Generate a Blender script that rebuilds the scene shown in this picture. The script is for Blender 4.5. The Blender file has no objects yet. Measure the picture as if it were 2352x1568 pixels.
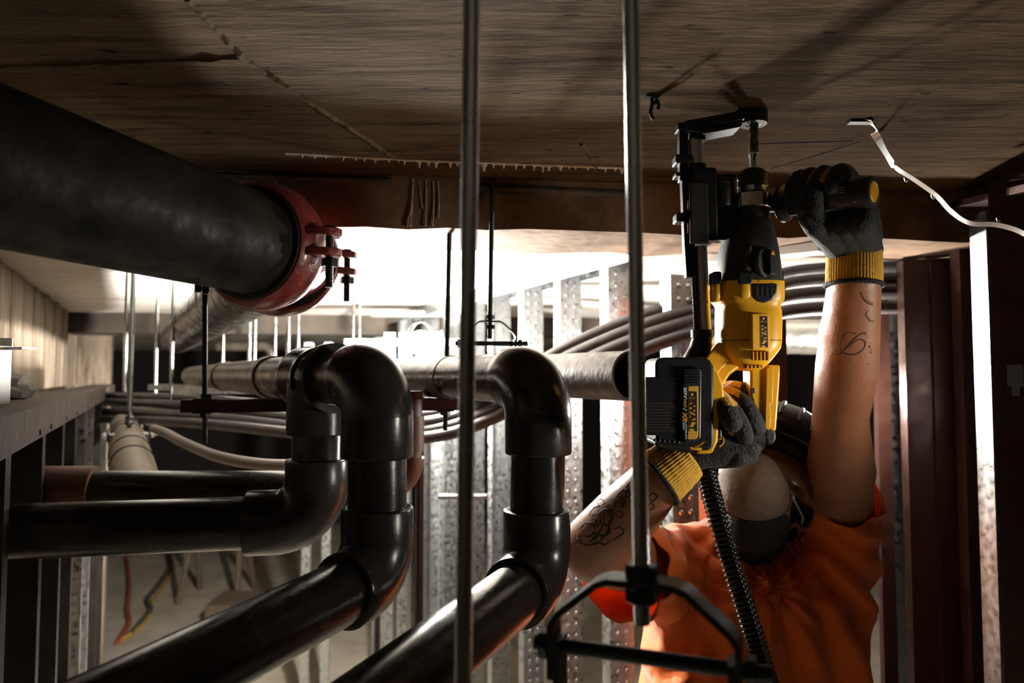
import bpy, bmesh, math, random
import numpy as np
from mathutils import Vector, Matrix
from mathutils.bvhtree import BVHTree

random.seed(7)
SC = bpy.context.scene
COL = SC.collection
PI = math.pi
# ------------------------------------------------------------------ camera
HC = 2.10                      # eye height above the floor
FPX = 1568.0                   # focal length in pixels of the 2352 x 1568 frame
PITCH = math.atan(76 / FPX)
cam_d = bpy.data.cameras.new('camera'); cam = bpy.data.objects.new('camera', cam_d); COL.objects.link(cam)
cam.location = (0, 0, HC); cam.rotation_euler = (PI / 2 + PITCH, 0, 0)
cam_d.sensor_width = 36.0; cam_d.lens = 36.0 * FPX / 2352.0
cam_d.clip_start = 0.02; cam_d.clip_end = 60
cam_d.dof.use_dof = True; cam_d.dof.focus_distance = 0.88; cam_d.dof.aperture_fstop = 4.5
SC.camera = cam
# ------------------------------------------------------------------ world, lights, exposure
w = bpy.data.worlds.new('world'); SC.world = w; w.use_nodes = True
w.node_tree.nodes['Background'].inputs[0].default_value = (0.55, 0.62, 0.75, 1)
w.node_tree.nodes['Background'].inputs[1].default_value = 0.004
SC.view_settings.view_transform = 'Standard'; SC.view_settings.look = 'None'
SC.view_settings.gamma = 1; SC.view_settings.exposure = 0.0
SC.view_settings.use_curve_mapping = False
SC.cycles.use_denoising = True
SC.cycles.max_bounces = 5; SC.cycles.diffuse_bounces = 3; SC.cycles.glossy_bounces = 3; SC.cycles.sample_clamp_indirect = 6
SC.cycles.use_adaptive_sampling = True; SC.cycles.adaptive_threshold = 0.06; SC.cycles.adaptive_min_samples = 16
SC.cycles.caustics_reflective = False; SC.cycles.caustics_refractive = False

def aim(o, target):
    o.rotation_euler = (Vector(target) - o.location).to_track_quat('-Z', 'Y').to_euler()

def area(name, loc, target, size, power, color, spread=180):
    d = bpy.data.lights.new(name, 'AREA'); d.shape = 'DISK'; d.size = size; d.energy = power; d.color = color
    d.spread = math.radians(spread)
    o = bpy.data.objects.new(name, d); COL.objects.link(o); o.location = loc; aim(o, target)
    return o
# added unseen fill lights: right-front of the worker, and a dim one low behind the camera
area('fill_light_right', (1.02, 0.56, HC - 0.16), (0.31, 0.86, HC - 0.03), 0.14, 0.57, (1.0, 0.92, 0.80), 48)
area('fill_light_low', (-0.15, -0.1, HC - 0.75), (0.15, 0.9, HC + 0.10), 0.5, 0.03, (0.86, 0.93, 1.0), 150)
LAMP_MAIN, LAMP_SIDE, LAMP_FAR = 86.0, 20.0, 430.0     # watts of the three bulbs built further down

# ------------------------------------------------------------------ pixel -> place
def ray(px, py):
    rx, ry = (px - 1176.0) / FPX, (784.0 - py) / FPX
    return Vector((rx, math.cos(PITCH) - ry * math.sin(PITCH), math.sin(PITCH) + ry * math.cos(PITCH)))
def at(px, py, Y):
    r = ray(px, py); return Vector((0, 0, HC)) + r * (Y / r.y)
def atz(px, py, z):
    r = ray(px, py); return Vector((0, 0, HC)) + r * ((z - HC) / r.z)

# ------------------------------------------------------------------ materials
def mat(name, col, rough=0.6, metal=0.0, noise=None, col2=None, scale=8.0, stretch=(1, 1, 1), bump=0.0, bscale=60.0,
        coat=0.0, detail=6.0, lo=0.35, hi=0.65, spec=0.5, rnoise=0.0, emit=None, trans=0.0, sheen=0.0, sss=0.0, aniso=0.0):
    m = bpy.data.materials.new(name); m.use_nodes = True
    nt = m.node_tree; N = nt.nodes; L = nt.links
    b = N['Principled BSDF']
    b.inputs['Base Color'].default_value = (*col, 1)
    b.inputs['Roughness'].default_value = rough; b.inputs['Metallic'].default_value = metal
    b.inputs['Specular IOR Level'].default_value = spec
    if coat: b.inputs['Coat Weight'].default_value = coat; b.inputs['Coat Roughness'].default_value = 0.15
    if sheen: b.inputs['Sheen Weight'].default_value = sheen; b.inputs['Sheen Roughness'].default_value = 0.5
    if sss:
        b.inputs['Subsurface Weight'].default_value = sss; b.inputs['Subsurface Scale'].default_value = 0.006
        b.inputs['Subsurface Radius'].default_value = (1.0, 0.35, 0.2)
    tc = N.new('ShaderNodeTexCoord'); mp = N.new('ShaderNodeMapping'); mp.inputs['Scale'].default_value = stretch
    L.new(tc.outputs['Object'], mp.inputs['Vector'])
    if col2 is not None:
        n = N.new('ShaderNodeTexNoise'); n.inputs['Scale'].default_value = scale; n.inputs['Detail'].default_value = detail
        n.inputs['Roughness'].default_value = 0.65
        L.new(mp.outputs[0], n.inputs['Vector'])
        r = N.new('ShaderNodeValToRGB'); r.color_ramp.elements[0].position = lo; r.color_ramp.elements[1].position = hi
        r.color_ramp.elements[0].color = (*col, 1); r.color_ramp.elements[1].color = (*col2, 1)
        L.new(n.outputs['Fac'], r.inputs[0]); L.new(r.outputs[0], b.inputs['Base Color'])
    if rnoise:
        n2 = N.new('ShaderNodeTexNoise'); n2.inputs['Scale'].default_value = scale * 3; n2.inputs['Detail'].default_value = 5
        L.new(mp.outputs[0], n2.inputs['Vector'])
        mr = N.new('ShaderNodeMapRange'); mr.inputs[1].default_value = 0.3; mr.inputs[2].default_value = 0.7
        mr.inputs[3].default_value = max(0.03, rough - rnoise); mr.inputs[4].default_value = min(1, rough + rnoise)
        L.new(n2.outputs['Fac'], mr.inputs[0]); L.new(mr.outputs[0], b.inputs['Roughness'])
    if bump:
        n3 = N.new('ShaderNodeTexNoise'); n3.inputs['Scale'].default_value = bscale; n3.inputs['Detail'].default_value = 4
        L.new(mp.outputs[0], n3.inputs['Vector'])
        bp = N.new('ShaderNodeBump'); bp.inputs['Strength'].default_value = bump; bp.inputs['Distance'].default_value = 0.004
        L.new(n3.outputs['Fac'], bp.inputs['Height']); L.new(bp.outputs[0], b.inputs['Normal'])
    if trans:
        t = N.new('ShaderNodeBsdfTranslucent'); t.inputs[0].default_value = (*[min(1, c * 1.0) for c in (col2 or col)], 1)
        mx = N.new('ShaderNodeMixShader'); mx.inputs[0].default_value = trans
        L.new(b.outputs[0], mx.inputs[1]); L.new(t.outputs[0], mx.inputs[2])
        L.new(mx.outputs[0], N['Material Output'].inputs[0])
    if emit:
        b.inputs['Emission Color'].default_value = (*emit[0], 1); b.inputs['Emission Strength'].default_value = emit[1]
    return m

def concrete_mat():
    """board-marked slab: grain along X, crossing trowel streaks, pits and old stains"""
    m = bpy.data.materials.new('slab_dimmed'); m.use_nodes = True
    nt = m.node_tree; N = nt.nodes; L = nt.links; b = N['Principled BSDF']
    b.inputs['Roughness'].default_value = 0.9; b.inputs['Specular IOR Level'].default_value = 0.06
    tc = N.new('ShaderNodeTexCoord')
    def noise(scale, stretch, rot=0, detail=6, rough=0.6):
        mp = N.new('ShaderNodeMapping'); mp.inputs['Scale'].default_value = stretch; mp.inputs['Rotation'].default_value = (0, 0, rot)
        L.new(tc.outputs['Object'], mp.inputs['Vector'])
        n = N.new('ShaderNodeTexNoise'); n.inputs['Scale'].default_value = scale; n.inputs['Detail'].default_value = detail
        n.inputs['Roughness'].default_value = rough
        L.new(mp.outputs[0], n.inputs['Vector']); return n.outputs['Fac']
    def ramp(fac, stops):
        r = N.new('ShaderNodeValToRGB'); cr = r.color_ramp
        while len(cr.elements) < len(stops): cr.elements.new(0.5)
        for e, (p, c) in zip(cr.elements, stops): e.position = p; e.color = (*c, 1)
        L.new(fac, r.inputs[0]); return r.outputs[0]
    def mul(a, c, f=1.0):
        x = N.new('ShaderNodeMix'); x.data_type = 'RGBA'; x.blend_type = 'MULTIPLY'; x.inputs['Factor'].default_value = f
        L.new(a, x.inputs[6]); L.new(c, x.inputs[7]); return x.outputs[2]
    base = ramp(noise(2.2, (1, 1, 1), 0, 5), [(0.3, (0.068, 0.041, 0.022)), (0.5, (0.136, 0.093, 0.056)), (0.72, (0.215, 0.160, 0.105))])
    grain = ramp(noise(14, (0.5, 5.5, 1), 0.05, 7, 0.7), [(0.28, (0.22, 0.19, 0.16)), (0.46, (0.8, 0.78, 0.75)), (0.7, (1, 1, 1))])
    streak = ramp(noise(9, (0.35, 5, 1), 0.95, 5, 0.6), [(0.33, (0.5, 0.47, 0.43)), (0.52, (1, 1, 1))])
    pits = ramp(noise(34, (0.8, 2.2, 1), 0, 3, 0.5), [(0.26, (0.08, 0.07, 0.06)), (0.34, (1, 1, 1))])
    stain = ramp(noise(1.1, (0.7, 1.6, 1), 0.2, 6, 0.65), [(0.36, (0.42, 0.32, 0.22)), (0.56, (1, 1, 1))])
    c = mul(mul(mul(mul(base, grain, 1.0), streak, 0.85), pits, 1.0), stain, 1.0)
    L.new(c, b.inputs['Base Color'])
    bp = N.new('ShaderNodeBump'); bp.inputs['Strength'].default_value = 0.9; bp.inputs['Distance'].default_value = 0.006
    L.new(noise(26, (0.5, 3, 1), 0.05, 6, 0.7), bp.inputs['Height'])
    L.new(bp.outputs[0], b.inputs['Normal'])
    return m

M = {}
M['slab'] = concrete_mat()  # near slab darkened in colour to keep the near bay dim
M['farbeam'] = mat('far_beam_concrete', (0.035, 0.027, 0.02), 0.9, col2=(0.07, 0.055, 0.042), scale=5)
M['oldblack'] = mat('weathered_steel', (0.020, 0.015, 0.012), 0.27, 0.35, col2=(0.055, 0.043, 0.034), scale=9, bump=0.12, bscale=50, rnoise=0.14)
M['farslab_lit'] = mat('far_slab_lit', (0.66, 0.62, 0.56), 0.85, col2=(0.80, 0.77, 0.72), scale=5, stretch=(0.5, 3, 1), bump=0.4, bscale=30, detail=8)  # same slab, paled in colour so the lit bay turns white
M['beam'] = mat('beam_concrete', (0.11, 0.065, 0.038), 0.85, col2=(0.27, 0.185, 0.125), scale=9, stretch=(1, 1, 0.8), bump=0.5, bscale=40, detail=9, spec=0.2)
M['floor'] = mat('floor_concrete', (0.36, 0.31, 0.24), 0.75, col2=(0.52, 0.46, 0.37), scale=3, bump=0.2)
M['wall'] = mat('board_concrete', (0.07, 0.045, 0.028), 0.85, col2=(0.34, 0.27, 0.20), scale=7, stretch=(3, 3, 0.35), bump=0.8, bscale=22, detail=9, lo=0.3, hi=0.6)
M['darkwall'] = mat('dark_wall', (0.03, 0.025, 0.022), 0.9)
M['calcite'] = mat('calcite', (0.62, 0.55, 0.45), 0.6, col2=(0.85, 0.80, 0.72), scale=40)
M['stain'] = mat('calcite_run', (0.34, 0.30, 0.26), 0.8, col2=(0.55, 0.51, 0.46), scale=60)
M['steelpipe'] = mat('black_steel', (0.006, 0.0055, 0.005), 0.55, 0.0, col2=(0.026, 0.020, 0.014), scale=14, stretch=(1, 1, 1), bump=0.25, bscale=70, rnoise=0.15, spec=0.12)
M['greypipe'] = mat('old_steel', (0.07, 0.056, 0.044), 0.36, 0.3, col2=(0.15, 0.125, 0.10), scale=12, bump=0.15, bscale=50, rnoise=0.12)
M['redpaint'] = mat('red_cast_iron', (0.24, 0.035, 0.028), 0.38, col2=(0.15, 0.022, 0.02), scale=30, bump=0.25, bscale=120, coat=0.3)
M['gasket'] = mat('rubber_gasket', (0.01, 0.01, 0.01), 0.7)
M['zinc'] = mat('zinc', (0.44, 0.46, 0.46), 0.2, 1.0, rnoise=0.08, scale=20)
M['darkzinc'] = mat('dull_zinc', (0.03, 0.036, 0.034), 0.45, 0.8, rnoise=0.1, scale=20)
M['galv'] = mat('galvanised', (0.55, 0.57, 0.57), 0.36, 1.0, col2=(0.42, 0.44, 0.45), scale=24, rnoise=0.14)
M['galvred'] = mat('reddish_stud', (0.05, 0.018, 0.012), 0.42, 0.5, col2=(0.03, 0.011, 0.008), scale=10, rnoise=0.1)  # red-brown of the right studs is the shirt's reflection put into colour
M['pvc'] = mat('grey_pvc', (0.017, 0.016, 0.016), 0.25, col2=(0.032, 0.029, 0.027), scale=10, rnoise=0.05, bump=0.05, bscale=90, spec=0.35)
M['pvcpipe'] = mat('grey_pvc_pipe', (0.013, 0.012, 0.0115), 0.25, col2=(0.028, 0.024, 0.020), scale=9, rnoise=0.05, bump=0.05, bscale=90, spec=0.35)
M['ink'] = mat('black_ink', (0.012, 0.012, 0.014), 0.6)
M['rust'] = mat('rusty_iron', (0.025, 0.016, 0.010), 0.42, 0.3, col2=(0.062, 0.045, 0.033), scale=16, bump=0.25, rnoise=0.12)
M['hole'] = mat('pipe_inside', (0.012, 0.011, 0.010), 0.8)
M['brownpipe'] = mat('brown_cast_pipe', (0.10, 0.045, 0.028), 0.5, col2=(0.14, 0.065, 0.04), scale=8)
M['lagging'] = mat('pipe_lagging', (0.22, 0.18, 0.13), 0.55, col2=(0.30, 0.25, 0.19), scale=10, bump=0.3)
M['cable'] = mat('grey_cable', (0.026, 0.022, 0.022), 0.42, col2=(0.046, 0.039, 0.039), scale=10, rnoise=0.1)
M['hose_pale'] = mat('pale_hose', (0.20, 0.17, 0.15), 0.45)
M['duct'] = mat('silver_duct', (0.62, 0.60, 0.56), 0.3, 0.9, rnoise=0.1, scale=14)
M['white'] = mat('white_paint', (0.75, 0.75, 0.73), 0.5)
M['rubble'] = mat('rubble', (0.05, 0.042, 0.035), 0.9, col2=(0.12, 0.10, 0.08), scale=20, bump=0.6)
M['black'] = mat('black_plastic', (0.007, 0.007, 0.008), 0.42, bump=0.06, bscale=300)
M['rubber'] = mat('dusty_black_rubber', (0.009, 0.009, 0.010), 0.55, col2=(0.045, 0.042, 0.038), scale=14, lo=0.45, hi=0.8, bump=0.08, bscale=260)
M['navy'] = mat('navy_plastic', (0.018, 0.022, 0.034), 0.36)
M['yellow'] = mat('yellow_plastic', (0.86, 0.44, 0.015), 0.38, bump=0.04, bscale=400, spec=0.45)
M['yellow_label'] = mat('yellow_label', (0.80, 0.43, 0.05), 0.4)
M['vent'] = mat('vent_amber', (0.32, 0.10, 0.012), 0.5)
M['whitetext'] = mat('white_print', (0.75, 0.78, 0.82), 0.5)
M['redtext'] = mat('red_print', (0.35, 0.02, 0.03), 0.5)
M['tube'] = mat('brushed_tube', (0.62, 0.63, 0.65), 0.38, 0.7)
M['chrome'] = mat('bright_steel', (0.66, 0.68, 0.70), 0.2, 1.0)
M['bit'] = mat('drill_steel', (0.16, 0.14, 0.11), 0.28, 1.0)
M['hose'] = mat('black_hose', (0.008, 0.008, 0.009), 0.18, coat=0.2)
M['glove'] = mat('black_glove_coating', (0.007, 0.008, 0.010), 0.75, col2=(0.026, 0.028, 0.033), scale=260, lo=0.42, hi=0.75, bump=0.7, bscale=330, sheen=0.08)
M['knit'] = mat('yellow_knit', (0.62, 0.33, 0.015), 0.85, col2=(0.74, 0.43, 0.035), scale=60, bump=0.4, bscale=260, sheen=0.3)
M['hem'] = mat('black_hem', (0.012, 0.012, 0.014), 0.85, bump=0.5, bscale=300)
M['skin'] = mat('skin', (0.27, 0.104, 0.045), 0.48, col2=(0.34, 0.142, 0.068), scale=12, bump=0.12, bscale=240, sss=0.12)
M['hair'] = mat('black_hair', (0.003, 0.0025, 0.0025), 0.8, bump=0.8, bscale=220)
M['shirt'] = mat('orange_jersey', (0.88, 0.17, 0.010), 0.85, col2=(0.95, 0.21, 0.018), scale=30, bump=0.12, bscale=500, trans=0.24, sheen=0.3)
M['mask'] = mat('dust_mask', (0.15, 0.10, 0.075), 0.85, col2=(0.21, 0.148, 0.112), scale=40, bump=0.25, bscale=180)
M['hat'] = mat('black_hard_hat', (0.010, 0.010, 0.011), 0.4)
M['strapcol'] = mat('pale_strap', (0.45, 0.40, 0.33), 0.6)
M['lens'] = mat('amber_glasses', (0.10, 0.045, 0.025), 0.12, coat=0.5)
M['jeans'] = mat('dark_work_trousers', (0.03, 0.035, 0.05), 0.85)
M['boot'] = mat('brown_boot', (0.10, 0.06, 0.03), 0.6)
M['tattoo'] = mat('tattoo_ink', (0.05, 0.036, 0.03), 0.8, spec=0.1)
M['tattoo_green'] = mat('tattoo_faded', (0.22, 0.15, 0.075), 0.8, spec=0.1)
M['orangepost'] = mat('orange_post', (0.62, 0.17, 0.07), 0.5, col2=(0.5, 0.13, 0.06), scale=10)
M['lampface'] = mat('lamp_glass', (1, 1, 1), 0.4, emit=((1.0, 0.96, 0.88), 260.0))
M['cordy'] = mat('yellow_cord', (0.50, 0.30, 0.05), 0.5)
M['cordr'] = mat('red_cord', (0.35, 0.08, 0.04), 0.5)
M['cordg'] = mat('grey_cord', (0.09, 0.085, 0.07), 0.5)
M['wood'] = mat('dirty_wood', (0.10, 0.07, 0.045), 0.8, col2=(0.17, 0.12, 0.08), scale=10, stretch=(1, 1, 6))
M['greentag'] = mat('green_paint', (0.05, 0.12, 0.10), 0.5)

# ------------------------------------------------------------------ mesh helpers
def frame(axis):
    a = Vector(axis).normalized()
    u = a.cross(Vector((0, 0, 1)))
    if u.length < 1e-4: u = Vector((1, 0, 0))
    u.normalize(); v = a.cross(u).normalized()
    return a, u, v

class MB:
    def __init__(s): s.v = []; s.f = []; s.mi = []; s.cur = 0
    def add(s, vs, fs):
        o = len(s.v); s.v += [tuple(x) for x in vs]
        for f in fs: s.f.append([o + i for i in f]); s.mi.append(s.cur)
        return s
    def box(s, c, size, R=None):
        c = Vector(c); hx, hy, hz = size[0] / 2, size[1] / 2, size[2] / 2
        vs = []
        for z in (-hz, hz):
            for x, y in ((-hx, -hy), (hx, -hy), (hx, hy), (-hx, hy)):
                p = Vector((x, y, z)); vs.append(c + (R @ p if R is not None else p))
        return s.add(vs, [(3, 2, 1, 0), (4, 5, 6, 7), (0, 1, 5, 4), (1, 2, 6, 5), (2, 3, 7, 6), (3, 0, 4, 7)])
    def rings(s, rings, caps=True, closed=False):
        n = len(rings[0]); vs = [p for r in rings for p in r]; fs = []
        m = len(rings)
        for i in range(m - 1 + (1 if closed else 0)):
            a, b = i * n, ((i + 1) % m) * n
            for j in range(n): fs.append((a + j, a + (j + 1) % n, b + (j + 1) % n, b + j))
        if caps and not closed:
            fs.append(tuple(reversed(range(n)))); fs.append(tuple(range((m - 1) * n, m * n)))
        return s.add(vs, fs)
    def lathe(s, origin, axis, prof, n=32, caps=True, ell=1.0, u=None):
        """prof: (distance along axis, radius)"""
        a, uu, v = frame(axis)
        if u is not None: uu = Vector(u).normalized(); v = a.cross(uu).normalized()
        o = Vector(origin); rr = []
        for t, r in prof:
            rr.append([o + a * t + uu * (r * math.cos(2 * PI * k / n)) + v * (r * ell * math.sin(2 * PI * k / n)) for k in range(n)])
        return s.rings(rr, caps)
    def cyl(s, p0, p1, r0, r1=None, n=24, caps=True):
        p0, p1 = Vector(p0), Vector(p1); r1 = r0 if r1 is None else r1
        return s.lathe(p0, p1 - p0, [(0, r0), ((p1 - p0).length, r1)], n, caps)
    def pipe(s, p0, p1, ro, ri, n=32):
        p0, p1 = Vector(p0), Vector(p1); Ln = (p1 - p0).length
        a, u, v = frame(p1 - p0); rr = []
        for t, r in ((0, ri), (0, ro), (Ln, ro), (Ln, ri)):
            rr.append([p0 + a * t + u * (r * math.cos(2 * PI * k / n)) + v * (r * math.sin(2 * PI * k / n)) for k in range(n)])
        return s.rings(rr, closed=True)
    def tube(s, path, rad, n=16, caps=True, squash=None):
        P = [Vector(p) for p in path]; rr = []
        m = len(P); up = None
        for i, p in enumerate(P):
            t = (P[min(i + 1, m - 1)] - P[max(i - 1, 0)]).normalized()
            if up is None:
                _, u, v = frame(t)
            else:
                u = (up - t * up.dot(t)).normalized(); v = t.cross(u).normalized()
            up = u
            r = rad(i) if callable(rad) else (rad[i] if isinstance(rad, (list, tuple)) else rad)
            rr.append([p + u * (r * math.cos(2 * PI * k / n)) + v * (r * math.sin(2 * PI * k / n)) for k in range(n)])
        return s.rings(rr, caps)
    def ball(s, c, r, n=16, m=10, R=None):
        if not isinstance(r, (tuple, list)): r = (r, r, r)
        rr = []
        for i in range(m + 1):
            th = PI * (0.02 + 0.96 * i / m)
            ring = []
            for k in range(n):
                p = Vector((r[0] * math.sin(th) * math.cos(2 * PI * k / n), r[1] * math.sin(th) * math.sin(2 * PI * k / n), -r[2] * math.cos(th)))
                ring.append(Vector(c) + (R @ p if R is not None else p))
            rr.append(ring)
        return s.rings(rr)
    def prism(s, poly, ex):
        """poly: list of 3D points (planar), extruded by vector ex"""
        n = len(poly); P = [Vector(p) for p in poly]; e = Vector(ex)
        vs = P + [p + e for p in P]
        fs = [tuple(range(n)), tuple(reversed(range(n, 2 * n)))] + [(i, i + n, (i + 1) % n + n, (i + 1) % n) for i in range(n)]
        return s.add(vs, fs)
    def mesh(s, name, mats):
        me = bpy.data.meshes.new(name)
        me.from_pydata(s.v, [], s.f)
        mats = mats if isinstance(mats, (list, tuple)) else [mats]
        for m in mats: me.materials.append(M[m] if isinstance(m, str) else m)
        if max(s.mi, default=0) > 0: me.polygons.foreach_set('material_index', s.mi)
        bm = bmesh.new(); bm.from_mesh(me); bmesh.ops.recalc_face_normals(bm, faces=bm.faces); bm.to_mesh(me); bm.free()
        return me
    def build(s, name, mats, parent=None, smooth=40, bevel=0, seg=2):
        me = s.mesh(name, mats)
        return link(name, me, parent, smooth, bevel, seg)

def link(name, me, parent=None, smooth=40, bevel=0, seg=2):
    if smooth:
        me.shade_smooth()
        me.set_sharp_from_angle(angle=math.radians(smooth))
    o = bpy.data.objects.new(name, me); COL.objects.link(o)
    if parent is not None:
        o.parent = parent; o.matrix_parent_inverse = Matrix.Translation(parent.location).inverted()
    if bevel:
        b = o.modifiers.new('bevel', 'BEVEL'); b.width = bevel; b.segments = seg; b.limit_method = 'ANGLE'; b.angle_limit = math.radians(35)
    return o
def tag(o, label=None, cat=None, group=None, kind=None):
    if label: o['label'] = label
    if cat: o['category'] = cat
    if group: o['group'] = group
    if kind: o['kind'] = kind
    return o
def empty(name, loc, label=None, cat=None, group=None, kind=None):
    o = bpy.data.objects.new(name, None); COL.objects.link(o); o.location = loc; o.empty_display_size = 0.05
    return tag(o, label, cat, group, kind)
def spline(pts, k=10):
    P = [Vector(p) for p in pts]; out = []
    for i in range(len(P) - 1):
        a, b, c, d = P[max(i - 1, 0)], P[i], P[i + 1], P[min(i + 2, len(P) - 1)]
        for j in range(k):
            t = j / k
            out.append(0.5 * ((2 * b) + (c - a) * t + (2 * a - 5 * b + 4 * c - d) * t * t + (3 * b - a - 3 * c + d) * t ** 3))
    out.append(P[-1]); return out
def threaded(mb, p0, p1, r, pitch=0.0016, depth=0.0007, n=14, per=4):
    p0, p1 = Vector(p0), Vector(p1); Ln = (p1 - p0).length
    a, u, v = frame(p1 - p0); m = max(2, int(Ln / pitch * per)); rr = []
    for i in range(m + 1):
        t = Ln * i / m; ring = []
        for k in range(n):
            ph = (t / pitch - k / n) % 1.0
            q = r - depth * abs(2 * ph - 1)
            ring.append(p0 + a * t + u * (q * math.cos(2 * PI * k / n)) + v * (q * math.sin(2 * PI * k / n)))
        rr.append(ring)
    return mb.rings(rr)
def hexnut(mb, c, axis, r, h):
    return mb.lathe(Vector(c) - Vector(axis).normalized() * h / 2, axis, [(0, r * 0.93), (h * 0.12, r), (h * 0.88, r), (h, r * 0.93)], n=6)
def elbow_pts(c, d_in, d_out, R, k=12):
    """arc from c - d_in*R to c + d_out*R for a 90 degree (or other) bend"""
    d_in, d_out = Vector(d_in).normalized(), Vector(d_out).normalized(); c = Vector(c)
    ang = d_in.angle(d_out); T = R * math.tan(ang / 2)
    p0, p1 = c - d_in * T, c + d_out * T
    nrm = d_in.cross(d_out).normalized(); to = nrm.cross(d_in).normalized(); cen = p0 + to * R
    out = []
    for i in range(k + 1):
        q = Matrix.Rotation(ang * i / k, 3, nrm) @ (p0 - cen); out.append(cen + q)
    return out
def text(body, name, c, right, up, width, height, ext, m, parent, bold=0.0, shear=0.0):
    cu = bpy.data.curves.new(name, 'FONT'); cu.body = body; cu.size = 1.0; cu.extrude = 0.0; cu.offset = bold; cu.shear = shear
    o = bpy.data.objects.new('tmp', cu); COL.objects.link(o)
    dg = bpy.context.evaluated_depsgraph_get(); me0 = o.evaluated_get(dg).to_mesh()
    vs = [v.co.copy() for v in me0.vertices]; fs = [tuple(p.vertices) for p in me0.polygons]
    x0, x1 = min(v.x for v in vs), max(v.x for v in vs); y0, y1 = min(v.y for v in vs), max(v.y for v in vs)
    o.evaluated_get(dg).to_mesh_clear(); bpy.data.objects.remove(o); bpy.data.curves.remove(cu)
    R, U = Vector(right).normalized(), Vector(up).normalized(); Nn = R.cross(U); C = Vector(c)
    P = [C + R * ((v.x - (x0 + x1) / 2) / (x1 - x0) * width) + U * ((v.y - (y0 + y1) / 2) / (y1 - y0) * height) + Nn * ext for v in vs]
    me = bpy.data.meshes.new(name); me.from_pydata(P, [], fs); me.materials.append(M[m])
    ob = link(name, me, parent, smooth=0)
    sd = ob.modifiers.new('thickness', 'SOLIDIFY'); sd.thickness = ext * 1.2; sd.offset = -1
    return ob
def remeshed(mb, voxel, smooth=4, factor=0.5):
    """union of overlapping solids as one continuous skin; returns a new mesh"""
    me = mb.mesh('raw', []) if False else bpy.data.meshes.new('raw')
    me.from_pydata(mb.v, [], mb.f)
    bm = bmesh.new(); bm.from_mesh(me); bmesh.ops.recalc_face_normals(bm, faces=bm.faces); bm.to_mesh(me); bm.free()
    o = bpy.data.objects.new('raw', me); COL.objects.link(o)
    r = o.modifiers.new('r', 'REMESH'); r.mode = 'VOXEL'; r.voxel_size = voxel
    if smooth:
        sm = o.modifiers.new('s', 'SMOOTH'); sm.factor = factor; sm.iterations = smooth
    dg = bpy.context.evaluated_depsgraph_get()
    out = bpy.data.meshes.new_from_object(o.evaluated_get(dg))
    bpy.data.objects.remove(o); bpy.data.meshes.remove(me)
    return out
def capsule(mb, p0, r0, p1, r1, n=16):
    p0, p1 = Vector(p0), Vector(p1); Ln = (p1 - p0).length
    prof = [(-r0 * math.cos(a), r0 * max(0.03, math.sin(a))) for a in [PI / 2 * i / 5 for i in range(6)]]
    prof += [(Ln + r1 * math.sin(a), r1 * max(0.03, math.cos(a))) for a in [PI / 2 * i / 5 for i in range(6)]]
    return mb.lathe(p0, p1 - p0, prof, n)
def chain(mb, pts, rad):
    for i in range(len(pts) - 1): capsule(mb, pts[i], rad[i], pts[i + 1], rad[i + 1])
# ================================================================== the room
ZC = HC + 0.34                                    # underside of slab
ZB = HC + 0.25                                    # underside of the near beam
YAWL, YAWR = math.radians(28), math.radians(25)
DL = Vector((-math.sin(YAWL), math.cos(YAWL), 0)); DR = Vector((-math.sin(YAWR), math.cos(YAWR), 0))
NL = Vector((math.cos(YAWL), math.sin(YAWL), 0)); NR = Vector((math.cos(YAWR), math.sin(YAWR), 0))

fl = MB().box((-0.6, 3.9, -0.06), (11.0, 12.3, 0.12)).build('floor', 'floor', smooth=0)
tag(fl, 'bare dusty concrete floor seen far below the pipes', 'floor', kind='structure')
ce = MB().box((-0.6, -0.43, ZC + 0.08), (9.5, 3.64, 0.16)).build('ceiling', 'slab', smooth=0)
cf = MB().box((-0.6, 5.72, ZC + 0.08), (11.0, 8.66, 0.16)).build('ceiling_far', 'farslab_lit', smooth=0)
tag(cf, 'same concrete slab beyond the beam, coloured paler to look lit', 'ceiling', kind='structure')
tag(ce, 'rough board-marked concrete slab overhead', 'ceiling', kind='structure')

def ridge(pts, w_, h_, name, m='slab'):
    """ragged fin left between two form panels, hanging a few millimetres below the slab"""
    P = []
    for i in range(len(pts) - 1):
        a, b = Vector(pts[i]), Vector(pts[i + 1]); k = max(2, int((b - a).length / 0.012))
        P += [a.lerp(b, j / k) for j in range(k)]
    P.append(Vector(pts[-1])); rr = []
    for i, p in enumerate(P):
        t = (P[min(i + 1, len(P) - 1)] - P[max(i - 1, 0)]).normalized(); s_ = Vector((t.y, -t.x, 0))
        ww = w_ * random.uniform(0.6, 1.2); hh = h_ * random.uniform(0.3, 1.1)
        rr.append([p + s_ * ww + Vector((0, 0, 0.001)), p + s_ * ww * 0.3 - Vector((0, 0, hh)), p - s_ * ww * 0.3 - Vector((0, 0, hh * 0.9)), p - s_ * ww + Vector((0, 0, 0.001))])
    return MB().rings(rr).build(name, m, ce, smooth=0)
ridge([atz(430, 0, ZC), atz(560, 133, ZC), atz(700, 228, ZC), atz(800, 292, ZC), atz(905, 362, ZC)], 0.006, 0.005, 'formwork_seam')
ridge([atz(-250, 158, ZC), atz(0, 152, ZC), atz(300, 143, ZC), atz(565, 133, ZC)], 0.004, 0.004, 'formwork_seam')
ridge([atz(1335, 330, ZC), atz(1352, 352, ZC), atz(1375, 392, ZC)], 0.004, 0.003, 'formwork_seam')
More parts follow.
